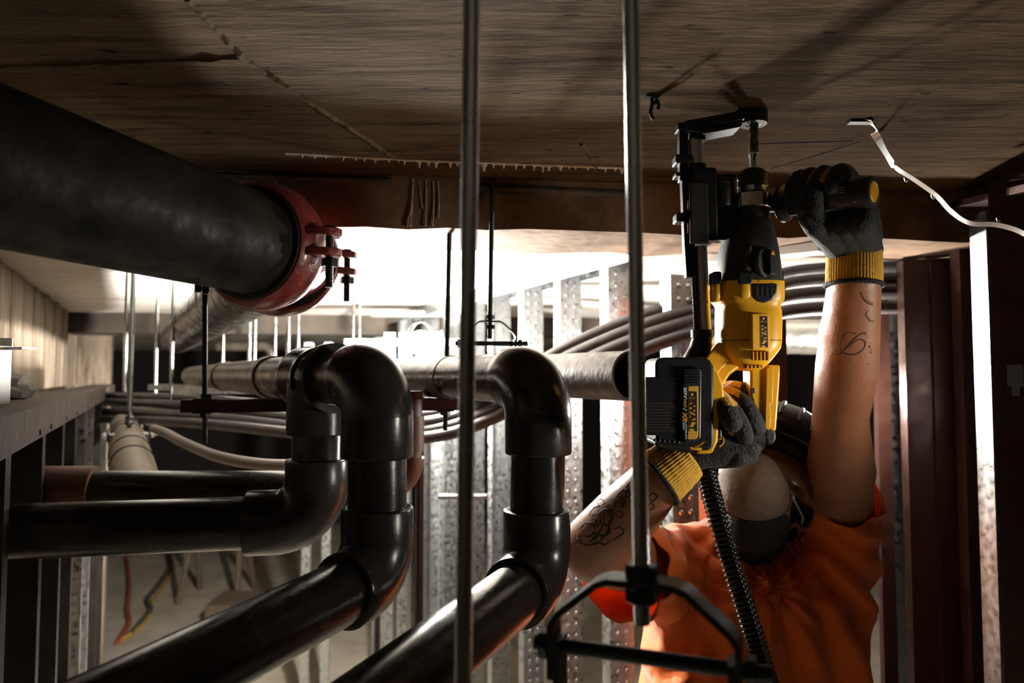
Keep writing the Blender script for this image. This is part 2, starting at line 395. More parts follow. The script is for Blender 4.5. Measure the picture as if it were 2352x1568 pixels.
# row of hardened calcite drips under the slab joint
a0, a1 = atz(655, 352, ZC), atz(1428, 386, ZC)
ridge([a0, atz(900, 366, ZC), a1], 0.004, 0.0025, 'calcite_line', 'calcite')
dm = MB().lathe((0, 0, 0), (0, 0, -1), [(-0.001, 0.0045), (0.002, 0.004), (0.005, 0.0022), (0.0095, 0.0016), (0.011, 0.0008)], n=8).mesh('calcite_drip', 'calcite')
dm.shade_smooth()
for i in range(34):
    t = (i + random.uniform(-0.3, 0.3)) / 33; t = min(1, max(0.03, t)) ** 0.85
    px = 655 + (1428 - 655) * t; py = 352 + 16 * (min(t, 0.35) / 0.35) + 19 * max(0, (t - 0.3) / 0.7)
    o = link('calcite_drip', dm, ce, smooth=0); s_ = random.uniform(0.5, 1.0) * (0.7 if t < 0.35 else 1.0)
    o.location = atz(px, py, ZC); o.scale = (s_ * random.uniform(0.8, 1.5), s_, s_ * random.uniform(0.6, 1.2))
# chalk lines snapped on the slab
for p in ([(1745, 331), (1960, 324)], [(1770, 388), (1860, 362), (1975, 326)]):
    q = [atz(x, y, ZC - 0.0004) for x, y in p]
    MB().tube(spline(q, 6), 0.0009, 6).build('chalk_line', mat('chalk_blue', (0.10, 0.085, 0.16), 0.9), ce)

# near downstand beam
b0, b1 = atz(760, 520, ZB), atz(1845, 545, ZB)
bd = (b1 - b0).normalized(); bn = Vector((-bd.y, bd.x, 0))
BW = 0.205
Rb = Matrix(((bd.x, bn.x, 0), (bd.y, bn.y, 0), (0, 0, 1)))
mid = b0 + bd * 0.30 + bn * (BW / 2)
def noisy_box(c, size, R, div=(60, 8, 4), amp=0.004):
    bm = bmesh.new(); bmesh.ops.create_cube(bm, size=1)
    bmesh.ops.subdivide_edges(bm, edges=[e for e in bm.edges if abs((e.verts[0].co - e.verts[1].co).x) > 0.5], cuts=div[0], use_grid_fill=True)
    for v in bm.verts:
        v.co = Vector((v.co.x * size[0], v.co.y * size[1], v.co.z * size[2]))
        if v.co.z < 0: v.co.z += random.uniform(-amp, amp); v.co.y += random.uniform(-amp, amp) * 1.5
        v.co = Vector(c) + R @ v.co
    me = bpy.data.meshes.new('beam'); bm.to_mesh(me); bm.free(); return me
me = noisy_box((mid.x, mid.y, (ZB + ZC + 0.01) / 2), (4.2, BW, ZC - ZB + 0.01), Rb); me.materials.append(M['beam'])
bo = link('ceiling_beam', me, None, smooth=0); tag(bo, 'brown stained concrete downstand beam crossing behind the drill', 'beam', kind='structure')
# board line and white runs on the beam face
def on_beam(px, py, off=0.0):
    r = ray(px, py); o = Vector((0, 0, HC)); n = bn; t = (b0 - o).dot(n) / r.dot(n); return o + r * t - n * off
for pts, w_ in (([(948, 412), (947, 450), (944, 490), (943, 520)], 0.0022), ([(946, 470), (938, 500), (936, 520)], 0.0018), ([(978, 412), (979, 460), (977, 519)], 0.0016),
                ([(962, 414), (966, 450), (972, 480)], 0.0010), ([(995, 416), (996, 470), (994, 519)], 0.0016), ([(1006, 414), (1008, 470), (1007, 500)], 0.0016),
                ([(610, 403), (611, 420), (615, 440)], 0.0014), ([(633, 403), (634, 440)], 0.0010)):
    P = spline([on_beam(x, y, 0.0005) for x, y in pts], 6)
    MB().tube(P, lambda i, w_=w_: w_ * random.uniform(0.6, 1.3), 6).build('calcite_run', 'stain', bo)
for x0, y0, x1, y1, h in ((470, 404, 900, 415, 0.010), (1100, 432, 1450, 448, 0.012), (1150, 445, 1440, 452, 0.003)):
    p, q = on_beam(x0, y0, 0.002), on_beam(x1, y1, 0.002)
    MB().tube([p, p.lerp(q, 0.5), q], [h * 0.5, h * 0.6, h * 0.5], 6).build('board_mark', 'rubble', bo)
# far beam
f0 = Vector((-3.6, 3.55, 0)); f1 = Vector((0.2, 4.05, 0)); fd = (f1 - f0).normalized()
Rf = Matrix(((fd.x, -fd.y, 0), (fd.y, fd.x, 0), (0, 0, 1)))
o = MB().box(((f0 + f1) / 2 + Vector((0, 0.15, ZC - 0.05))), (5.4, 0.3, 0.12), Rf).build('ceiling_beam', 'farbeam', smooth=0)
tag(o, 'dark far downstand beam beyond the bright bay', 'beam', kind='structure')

# left wall (board-marked concrete) and the framed half-height partition in front of it
W0 = Vector((-0.23, 0.0, 0))                      # point of the line X = -0.23 - tan(28) * Y
RL = Matrix(((DL.x, NL.x, 0), (DL.y, NL.y, 0), (0, 0, 1)))
def onL(s, n=0.0, z=0.0): return W0 + DL * s + NL * n + Vector((0, 0, z))
wl = empty('wall_left', onL(2, -0.1), 'board-marked concrete side wall catching the lamp light', 'wall', kind='structure')
MB().box(onL(2.2, -0.25, ZC / 2), (6.4, 0.1, ZC), RL).build('backing', 'wall', wl, smooth=0)
s = 0.2
while s < 4.9:                                     # one board imprint after another
    bw = random.choice((0.14, 0.17, 0.20, 0.24))
    MB().box(onL(s + bw / 2, -0.195 + random.uniform(-0.006, 0.006), ZC - 0.20), (bw - 0.006, 0.012, 0.40), RL).build('board', 'wall', wl, smooth=0)
    s += bw
MB().box(onL(5.05, -0.11, ZC / 2), (0.3, 0.2, ZC), RL).build('return_face', 'wall', wl, smooth=0)

def stud_mesh(zlen, web=0.064, fl_=0.034, t=0.0012, dimples=False, name='stud', m='galv'):
    """C section; web along local Y (across the wall), flanges along local X"""
    h = web / 2; lip = 0.007
    pl = [(fl_, -h + lip), (fl_, -h), (0, -h), (0, h), (fl_, h), (fl_, h - lip)]
    inn = [(fl_ - t, h - lip), (fl_ - t, h - t), (t, h - t), (t, -h + t), (fl_ - t, -h + t), (fl_ - t, -h + lip)]
    poly = [(x, y, 0) for x, y in pl + inn]
    mb = MB(); n = len(poly); vs = [Vector(p) for p in poly] + [Vector(p) + Vector((0, 0, zlen)) for p in poly]
    fs = [(i, (i + 1) % n, (i + 1) % n + n, i + n) for i in range(n)]
    for i in range(5): fs += [(i, n - 1 - i, n - 2 - i, i + 1), (i + n, i + 1 + n, 2 * n - 2 - i, 2 * n - 1 - i)]
    mb.add(vs, fs)
    if dimples:
        z = 0.05
        while z < zlen:
            for dy in (-0.014, 0.014):
                mb.lathe((0.0005, dy, z), (-1, 0, 0), [(0, 0.0075), (0.0015, 0.006), (0.0028, 0.0025)], n=8)
            z += 0.033
    return mb.mesh(name, m)
ZP = HC - 0.050                                    # top of the left partition
pt = empty('wall_left_framing', onL(2, 0), 'half-height steel stud partition along the left wall', 'stud wall', kind='structure')
tr = MB(); tr.box(onL(1.9, 0, ZP - 0.001), (4.2, 0.10, 0.0016), RL); tr.box(onL(1.9, 0.05, ZP - 0.026), (4.2, 0.0016, 0.052), RL); tr.box(onL(1.9, -0.05, ZP - 0.026), (4.2, 0.0016, 0.052), RL)
tr.build('top_track', mat('dull_track', (0.065, 0.047, 0.035), 0.6, 0.3, col2=(0.045, 0.033, 0.026), scale=14, rnoise=0.1), pt, smooth=0)
smL = stud_mesh(ZP - 0.003, 0.095, 0.04)
smL.materials[0] = mat('shaded_stud', (0.03, 0.026, 0.022), 0.45, 0.6, col2=(0.015, 0.013, 0.012), scale=9); smLb = stud_mesh(ZP - 0.003, 0.095, 0.04)  # shade put into these studs' dark colour; second mesh is the bright lit copy
for s in (0.95, 1.29, 1.60, 1.88, 2.21, 2.50, 2.95, 3.35):
    o = link('stud', smLb if s in (2.21, 2.50) else smL, pt, smooth=0); o.location = onL(s, 0); o.rotation_euler.z = math.atan2(DL.y, DL.x)
for s in (1.22, 1.36, 1.62, 1.86, 2.2, 2.5):
    p = onL(s, 0.051, ZP - 0.042); MB().lathe(p, NL, [(0, 0.006), (0.002, 0.0055), (0.003, 0.003)], 10).build('screw', 'ink', pt)
MB().box(onL(1.9, -0.01, 0.02), (4.2, 0.1, 0.03), RL).build('bottom_track', 'galv', pt, smooth=0)

# debris and bracket on the ledge
ORD = ('nearest', 'second', 'third', 'fourth', 'fifth', 'farthest')
for i in range(6):
    s = 1.13 + 0.115 * i; bm = bmesh.new(); bmesh.ops.create_icosphere(bm, subdivisions=2, radius=1)
    for v in bm.verts: v.co *= random.uniform(0.72, 1.2)
    me = bpy.data.meshes.new('rubble_chunk'); bm.to_mesh(me); bm.free(); me.materials.append(M['rubble'])
    o = link('rubble_chunk', me, None, smooth=0); o.location = onL(s, -0.055, ZP + 0.017); o.scale = (0.05, 0.04, 0.019 + 0.007 * (i % 3)); o.rotation_euler.z = i
    tag(o, ORD[i] + ' dark lump of rubble on the ledge of the left partition', 'rubble', 'rubble on the left ledge')
o = MB().box(at(-2, 862, 0.98), (0.014, 0.03, 0.085)).build('junction_box', 'white', smooth=0, bevel=0.002)
tag(o, 'small white metal box on the ledge at the far left', 'box')
p = at(20, 800, 1.0)
o = MB().box(p, (0.060, 0.03, 0.003)).build('angle_bracket', 'white', smooth=0); MB().box(p + Vector((-0.02, 0.014, 0.008)), (0.03, 0.002, 0.016)).build('upright', 'white', o, smooth=0)
tag(o, 'thin white angle bracket above the ledge at the far left', 'bracket')

# back wall and the lit stud bay beyond the pipes
o = MB().box((-1.2, 9.8, ZC / 2), (11.0, 0.15, ZC)).build('wall_back', 'darkwall', smooth=0); tag(o, 'dark unlit wall at the far end', 'wall', kind='structure')
o = MB().box((4.6, 4.5, ZC / 2), (0.15, 10.5, ZC)).build('wall_far_right', 'darkwall', smooth=0); tag(o, 'dark unlit wall far to the right', 'wall', kind='structure')
bk = empty('wall_back_framing', (-0.45, 3.25, 0), 'bright framed stud bay under the far beam', 'stud wall', kind='structure')
smB = stud_mesh(ZC - 0.16, 0.09, 0.05)
for px, Y in ((882, 3.3), (916, 3.3), (990, 3.25), (1010, 3.1), (745, 4.3), (700, 4.3)):
    p = at(px, 860, Y); o = link('stud', smB, bk, smooth=0); o.location = (p.x, p.y, 0.02); o.rotation_euler.z = 0.2
MB().box(at(940, 722, 3.3), (0.36, 0.06, 0.03)).build('header', 'galv', bk, smooth=0)
MB().box(at(745, 762, 4.3), (0.24, 0.06, 0.03)).build('header', 'galv', bk, smooth=0)
MB().box(at(930, 786, 2.9), (0.50, 0.05, 0.024)).build('rail', 'white', bk, smooth=0)
MB().box(at(930, 786, 2.9) + Vector((0, 0.02, -0.7)), (0.03, 0.03, 1.4)).build('rail_post', 'galv', bk, smooth=0)

# right stud wall: X = 1.15 - tan(25) Y
V0 = Vector((1.15, 0, 0))
RR = Matrix(((DR.x, NR.x, 0), (DR.y, NR.y, 0), (0, 0, 1)))
def onR(Y, n=0.0, z=0.0): return V0 + DR * (Y / DR.y) + NR * n + Vector((0, 0, z))
wr = empty('wall_right', onR(2.3), 'open steel stud wall receding behind the worker', 'stud wall', kind='structure')
ZT = ZC - 0.002
smR = stud_mesh(ZT - 0.02, 0.075, 0.04); smRd = stud_mesh(ZT - 0.02, 0.075, 0.04, dimples=True)
smU = stud_mesh(ZB - 0.03, 0.075, 0.04, dimples=True)
for i, Y in enumerate((1.84, 2.08, 2.31, 2.55, 2.78, 3.02, 3.3, 3.7, 4.2)):
    o = link('stud', smRd if i in (0, 2, 1) else smR, wr, smooth=30); o.location = onR(Y) + Vector((0, 0, 0.015)); o.rotation_euler.z = math.atan2(DR.y, DR.x)
smU2 = stud_mesh(ZB - 0.03, 0.03, 0.03, name='stud', m='galvred')
for Y in (1.60,):
    o = link('stud', smU if Y > 1.5 else smU2, wr, smooth=30); o.location = onR(Y) + Vector((0, 0, 0.015)); o.rotation_euler.z = math.atan2(DR.y, DR.x)
p, q = onR(1.66), onR(4.3)
mc = (p + q) / 2; Lr = (q - p).length
MB().box(mc + Vector((0, 0, ZT - 0.001)), (Lr, 0.08, 0.002), RR).box(mc - NR * 0.04 + Vector((0, 0, ZT - 0.025)), (Lr, 0.002, 0.05), RR).box(mc + NR * 0.04 + Vector((0, 0, ZT - 0.025)), (Lr, 0.002, 0.05), RR).build('top_track', 'galv', wr, smooth=0)
p, q = onR(1.57), onR(4.3); mc = (p + q) / 2
MB().box(mc + Vector((0, 0, 0.015)), ((q - p).length, 0.08, 0.03), RR).build('bottom_track', 'galv', wr, smooth=0)
# lower track fixed below the beam
p, q = at(1478, 606, 1.56), at(1890, 564, 1.31)
d = (q - p).normalized(); Rt = Matrix.Identity(3); Rt.col[0] = d; yv = Vector((-d.y, d.x, 0)).normalized(); Rt.col[1] = yv; Rt.col[2] = d.cross(yv)
MB().box((p + q) / 2 + Vector((0, 0, 0.0)), ((q - p).length, 0.05, 0.028), Rt).build('cross_track', 'white', wr, smooth=0, bevel=0.002)
# block between two studs, small bits seen low in the bay
MB().box(at(1545, 1165, 1.75), (0.12, 0.03, 0.022)).build('stud_block', mat('pale_green_paint', (0.35, 0.42, 0.36), 0.5), wr, smooth=0)
MB().box(at(1063, 1140, 2.3), (0.16, 0.04, 0.012)).build('stud_bridge', 'galv', wr, smooth=0)

# orange post behind the worker's neck
o = MB().box((at(1598, 1160, 1.76).x, 1.76, (ZB - 0.04) / 2), (0.052, 0.03, ZB - 0.04)).build('orange_post', 'orangepost', smooth=0, bevel=0.003)
tag(o, 'orange painted steel post behind the worker\'s neck', 'post')

# near right framing (dark, edge-lit)
wn = empty('wall_right_framing', at(2240, 900, 1.2) * 1.0, 'close dark stud framing along the right edge', 'stud wall', kind='structure'); wn.location.z = 0
ZN = HC + 0.300
def near_stud(px, Y, rot, web, fl_, m, top=ZN):
    me = stud_mesh(top - 0.02, web, fl_, 0.0014, name='stud', m=m); o = link('stud', me, wn, smooth=0)
    p = at(px, 860, Y); o.location = (p.x, p.y, 0.015); o.rotation_euler.z = math.radians(rot); return o
near_stud(1792, 1.56, 75, 0.03, 0.03, 'galvred', ZB - 0.03)
near_stud(2112, 1.42, 75, 0.05, 0.05, 'galvred', ZB - 0.005)
near_stud(2176, 1.40, 80, 0.05, 0.05, 'galvred', ZB - 0.005)
near_stud(2232, 1.34, 78, 0.03, 0.045, 'galvred', ZB + 0.01)
near_stud(2292, 1.22, 102, 0.03, 0.034, 'galv', ZN)
near_stud(2060, 1.75, 80, 0.05, 0.04, 'galv', ZB - 0.02)
near_stud(2030, 1.65, 80, 0.03, 0.03, 'galvred', ZB - 0.02)
t0, t1 = at(2222, 470, 1.24), at(2420, 425, 0.98)
d = (t1 - t0).normalized(); Rt = Matrix.Identity(3); Rt.col[0] = d; yv = Vector((-d.y, d.x, 0)).normalized(); Rt.col[1] = yv; Rt.col[2] = d.cross(yv)
MB().box((t0 + t1) / 2, ((t1 - t0).length, 0.06, 0.012), Rt).build('top_track', 'galvred', wn, smooth=0, bevel=0.001)
# wide stud web with a keyhole slot at the frame edge
sx = at(2331, 870, 1.05); mb = MB(); zs = sx.z
dx = Vector((0.80, -0.60, 0)); nx = Vector((0.60, 0.80, 0)); Rw = Matrix.Identity(3); Rw.col[0] = dx; Rw.col[1] = nx; Rw.col[2] = Vector((0, 0, 1))
def wb(u0, u1, z0, z1): mb.box(sx + dx * ((u0 + u1) / 2) + Vector((0, 0, (z0 + z1) / 2)), (u1 - u0, 0.0016, z1 - z0), Rw)
wb(-0.026, 0.075, 0.022, ZN - zs - 0.0); wb(-0.026, 0.075, -zs + 0.015, -0.026)
wb(-0.026, -0.0095, -0.026, 0.022); wb(0.0105, 0.075, -0.026, 0.022)
wb(-0.0095, -0.0045, -0.026, -0.012); wb(0.0055, 0.0105, -0.026, -0.012)
mb.build('slotted_web', 'galvred', wn, smooth=0)

# ================================================================== black steel main with grooved couplings
def PT(px, Y, z): 
    return Vector(((px - 1176) / FPX * Y, Y, HC + z))
ROM = 0.0705
dm_ = Vector((0.257, 0.966, 0.0)).normalized()
cc = at(603, 566, 0.965)                           # centre of the first coupling
mp_ = empty('steel_main_pipe', cc, 'large black steel pipe with red grooved coupling, upper left', 'pipe')
MB().pipe(cc - dm_ * 1.15, cc - dm_ * 0.004, ROM, ROM - 0.006, 64).build('pipe_section', 'steelpipe', mp_)
DE = Vector((-math.sin(math.radians(29.5)), math.cos(math.radians(29.5)), 0))
def coupling(c, d, bolt_up, name='coupling'):
    a, u, v = Vector(d).normalized(), None, None
    side = Vector((a.y, -a.x, 0)).normalized()      # horizontal, to the right of the flow
    up = Vector((0, 0, 1))
    prof = [(-0.030, ROM + 0.002), (-0.030, ROM + 0.011), (-0.024, ROM + 0.0165), (-0.010, ROM + 0.0205), (0.010, ROM + 0.0205), (0.024, ROM + 0.0165), (0.030, ROM + 0.011), (0.030, ROM + 0.002)]
    mb = MB()
    aa, uu, vv = a, side, up; rr = []
    n = 72
    for t, r in prof:
        rr.append([Vector(c) + a * t + side * (r * math.cos(2 * PI * k / n)) + up * (r * math.sin(2 * PI * k / n)) for k in range(n)])
    mb.rings(rr, closed=True)
    body = mb.build(name, 'redpaint', mp_, smooth=35)
    MB().pipe(Vector(c) - a * 0.0335, Vector(c) + a * 0.0335, ROM + 0.008, ROM - 0.001, 64).build('gasket', 'gasket', body)
    for sgn in (1, -1):
        for half in (1, -1):                         # bolt pads of the upper and lower half
            q = Vector(c) + side * sgn * (ROM + 0.026) + up * half * 0.015
            e = MB()
            pl = [(-0.024, -0.024), (-0.010, -0.026), (0.018, -0.017), (0.026, -0.006), (0.026, 0.006), (0.018, 0.017), (-0.010, 0.026), (-0.024, 0.024)]
            e.prism([q + side * sgn * x + a * y - up * (0.0065 if half > 0 else 0.0045) for x, y in pl], up * 0.011)
            e.build('bolt_pad', 'redpaint', body, smooth=30, bevel=0.002)
        q = Vector(c) + side * sgn * (ROM + 0.036)
        bb = MB(); bb.lathe(q + up * 0.018, up, [(0, 0.0095), (0.003, 0.0092), (0.006, 0.006), (0.0068, 0.002)], 16); bb.cyl(q - up * 0.02, q + up * 0.02, 0.0052); threaded(bb, q - up * 0.062, q - up * 0.018, 0.0056, 0.002, 0.0009)
        bb.build('bolt', 'darkzinc', body)
        nb = MB(); hexnut(nb, q - up * 0.0275, up, 0.0115, 0.011); nb.build('nut', 'darkzinc', body, smooth=20)
    return body
coupling(cc, dm_, 1)
# 45 degree elbow and second coupling, then the pipe runs on along the bay
ec = cc + dm_ * 0.055
c2 = cc + dm_ * 0.085 + DE * 0.035
arc = elbow_pts(cc + dm_ * 0.06 , dm_, DE, 0.075, 10)
pa = [cc] + arc + [c2 + DE * 0.0]
MB().tube(pa, ROM, 56).build('elbow', 'redpaint', mp_)
c2 = arc[-1] + DE * 0.02
coupling(c2, DE, 1)
sl = -0.012
far = c2 + DE * 2.45 + Vector((0, 0, sl))
MB().pipe(c2, far, ROM, ROM - 0.006, 56).build('pipe_section', 'oldblack', mp_)
for k in (0.62, 1.35, 2.1):
    q = c2 + DE * k; MB().pipe(q - DE * 0.004, q + DE * 0.004, ROM + 0.0015, ROM, 48).build('joint_band', 'ink', mp_)

# ================================================================== grey plastic drain lines
RP = 0.0365
def hub(mb, p, d, ln, ro, ri=None):
    """socket end: collar with a rounded lip"""
    mb.lathe(p, d, [(0, ro), (ln - 0.003, ro), (ln - 0.0008, ro - 0.0008), (ln, ro - 0.0025), (ln, RP + 0.0004), (ln - 0.012, RP + 0.0002)], 48, caps=False)
def elbow90(name, c, d_in, d_out, parent, m='pvc', hin=0.047, hout=0.047, R=None):
    """c: corner point of the two axes; sockets look back along d_in and along d_out"""
    d_in, d_out = Vector(d_in).normalized(), Vector(d_out).normalized(); ro = RP + 0.0085
    R = R or 0.044
    pts = elbow_pts(c, d_in, d_out, R, 16)
    mb = MB(); mb.tube(pts, ro, 48, caps=True)
    hub(mb, pts[0] + d_in * 0.002, -d_in, hin, ro); hub(mb, pts[-1] - d_out * 0.002, d_out, hout, ro)
    return mb.build(name, m, parent, smooth=40), pts[0] - d_in * hin, pts[-1] + d_out * hout
dwn = Vector((0, 0, -1))
d42 = Vector((-math.sin(math.radians(42)), math.cos(math.radians(42)), 0)); d30 = Vector((-math.sin(math.radians(30)), math.cos(math.radians(30)), 0))
dfr = Vector((-0.48, -1.0, -0.053)).normalized()   # from the bottom elbows towards the viewer
# --- line A (left)
E1 = at(868, 868, 0.865); E1b = at(866, 1320, 0.865)
la = empty('drain_line', E1b, 'left dark grey plastic drain line with tee and three elbows', 'pipe')
_, pa_in, pa_out = elbow90('elbow', E1, -d42, dwn, la, hin=0.012, hout=0.052, R=0.050)
_, pb_in, pb_out = elbow90('elbow', E1b, dwn, dfr, la, hin=0.040, hout=0.022, R=0.048)
MB().cyl(pa_out - dwn * 0.02, pb_in + dwn * 0.02, RP, n=48).build('pipe', 'pvcpipe', la)
MB().cyl(pb_out - dfr * 0.02, pb_out + dfr * 0.75, RP, n=48).build('pipe', 'pvcpipe', la)
T3 = at(733, 868, 1.0)
MB().cyl(pa_in - d42 * -0.0, T3, RP, n=48).build('pipe', 'oldblack', la)
tm = MB(); ro = RP + 0.009
tm.lathe(T3 - d42 * 0.052, d42, [(0, RP + 0.0005), (0, ro + 0.001), (0.004, ro + 0.004), (0.018, ro + 0.004), (0.022, ro), (0.095, ro)], 48, caps=False)
tm.lathe(T3, d30, [(-0.02, ro), (0.058, ro), (0.060, ro + 0.003), (0.075, ro + 0.003), (0.077, RP)], 48, caps=False)
tm.lathe(T3, dwn, [(-0.0, ro), (0.080, ro), (0.082, ro - 0.002), (0.082, RP)], 48, caps=False)
tm.ball(T3, ro, 48, 24)
tm.build('tee', 'pvc', la)
MB().lathe(T3 - d42 * 0.0525, d42, [(0, RP + 0.001), (0, ro + 0.004), (0.003, ro + 0.004), (0.003, RP + 0.001)], 48, caps=False).build('socket_ring', 'gasket', la)
E3 = at(728, 1195, 0.985)
dlf = (at(30, 1216, 0.91) - at(590, 1196, 0.955)).normalized()
_, pc_in, pc_out = elbow90('elbow', E3, dwn, dlf, la, hin=0.032, hout=0.040, R=0.058)
MB().cyl(T3 + dwn * 0.06, pc_in + dwn * 0.02, RP, n=48).build('pipe', 'pvcpipe', la)
MB().cyl(pc_out - dlf * 0.02, pc_out + dlf * 0.37, RP, n=48).build('pipe', 'pvcpipe', la)
pA0 = T3 + d30 * 0.06
MB().cyl(pA0, T3 + d30 * 2.0, RP, n=48).build('pipe', 'greypipe', la)
for k in (0.33, 0.98):
    MB().cyl(T3 + d30 * k, T3 + d30 * (k + 0.06), RP + 0.004, n=48).build('pipe_collar', 'greypipe', la)
# --- line B (right)
E2 = at(1236, 868, 0.925); E2b = at(1233, 1325, 0.925)
lb = empty('drain_line', E2b, 'right dark grey plastic drain line with an embossed elbow', 'pipe')
el2, pa_in, pa_out = elbow90('elbow', E2, -d30, dwn, lb, hin=0.018, hout=0.052, R=0.052)
_, pb_in, pb_out = elbow90('elbow', E2b, dwn, dfr, lb, hin=0.044, hout=0.022, R=0.050)
MB().cyl(pa_out - dwn * 0.02, pb_in + dwn * 0.02, RP, n=48).build('pipe', 'pvcpipe', lb)
MB().cyl(pb_out - dfr * 0.02, pb_out + dfr * 0.80, RP, n=48).build('pipe', 'pvcpipe', lb)
MB().cyl(pa_in - d30 * 0.02, pa_in + d30 * 1.9, RP, n=48).build('pipe', 'oldblack', lb)
MB().cyl(pa_in + d30 * 0.20, pa_in + d30 * 0.203, RP + 0.0008, n=48).build('scribe_ring', 'ink', lb)
# embossing on the right elbow: upside-down size mark and framed maker's name
yf = 0.925 - (RP + 0.0085)
def emb(px, py, off=0.0):
    u = (px - 1236) * 0.925 / FPX; ro_ = RP + 0.0085; y = E2.y - math.sqrt(max(1e-6, ro_ ** 2 - u * u)) - off
    return at(px, py, y)
ang = math.asin(min(0.9, (1258 - 1236) * 0.925 / FPX / (RP + 0.0085)))
Rx = Vector((-math.cos(ang), -math.sin(ang), 0))
text('SPEARS', 'embossed_name', emb(1259, 962, 0.0010), Rx, (0, 0, -1), 0.019, 0.0068, 0.0014, 'pvcpipe', el2, bold=0.01)
text('2½"', 'embossed_size', emb(1261, 936, 0.0010), Rx, (0, 0, -1), 0.0145, 0.0080, 0.0014, 'pvcpipe', el2, bold=0.01)
bx = MB(); c0 = emb(1259, 962, 0.0008)
for du, dz, sx_, sz_ in ((0, 0.0055, 0.026, 0.0009), (0, -0.0055, 0.026, 0.0009), (0.0125, 0, 0.0009, 0.0115), (-0.0125, 0, 0.0009, 0.0115)):
    bx.box(c0 - Rx * du + Vector((0, 0, dz)), (sx_, 0.0014, sz_), Matrix.Rotation(-ang, 3, 'Z').transposed() if False else Matrix.Rotation(ang, 3, 'Z'))
bx.build('embossed_frame', 'pvcpipe', el2, smooth=0)
MB().lathe(emb(1260, 912, -0.0006), Vector((math.sin(ang), -math.cos(ang), 0)), [(0, 0.0042), (0.0014, 0.0042), (0.0016, 0.0036), (0.0016, 0.0)], 20).build('gate_mark', 'pvc', el2)

# open iron pipe behind the right line
RC = 0.0445; pe = at(1450, 863, 1.20); dC = Vector((-math.sin(math.radians(31)), math.cos(math.radians(31)), 0))
ip = empty('iron_pipe', pe, 'rusty iron pipe with an open end pointing at the drill', 'pipe')
MB().pipe(pe, pe + dC * 1.6, RC, RC - 0.005, 56).build('pipe_wall', 'rust', ip)
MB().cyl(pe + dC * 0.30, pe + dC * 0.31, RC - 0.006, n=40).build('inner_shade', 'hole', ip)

# brown pipe crossing behind, with its coupling sleeve
q0, q1 = at(88, 1128, 1.22), at(700, 1126, 1.30); dq = (q1 - q0).normalized()
bp_ = empty('cast_pipe', q0, 'brown cast pipe with a sleeve crossing low on the left', 'pipe')
MB().cyl(q0 + dq * 0.02, q1, RP, n=40).build('pipe', 'pvcpipe', bp_)
MB().cyl(q0 - dq * 0.12, q0 + dq * 0.092, RP + 0.008, n=40).build('sleeve', 'brownpipe', bp_)
# fitting behind the left line, reflected orange put into its red-brown colour
e4 = at(930, 1085, 1.10)
f4 = empty('cast_fitting', e4, 'red-brown cast elbow hidden behind the left drain line', 'pipe')
MB().tube(elbow_pts(e4 + Vector((0, 0, -0.015)), dwn, Vector((-0.8, 0.6, 0)), 0.04), RP * 0.83, 40).build('bend', 'brownpipe', f4)
MB().cyl(e4 + Vector((0, 0, 0.02)), e4 + Vector((0, 0, 0.13)), RP * 0.74, n=40).build('riser', 'brownpipe', f4)
MB().cyl(e4 + Vector((0, 0, 0.035)), e4 + Vector((0, 0, 0.09)), RP * 0.83, n=40).build('socket', 'brownpipe', f4)

# lagged pipe on the left with clevis hanger
g0, g1 = at(322, 1172, 1.35), at(288, 975, 2.6)
lg = empty('lagged_pipe', g0, 'pale lagged pipe hung from a thin rod on the left', 'pipe')
MB().cyl(g0, g1, 0.052, 0.052, n=40).build('lagging', 'lagging', lg)
dg_ = (g1 - g0).normalized()
for k in (0.52, 0.72, 1.05):
    MB().cyl(g0 + dg_ * k, g0 + dg_ * (k + 0.012), 0.0545, n=40).build('band', 'ink', lg)
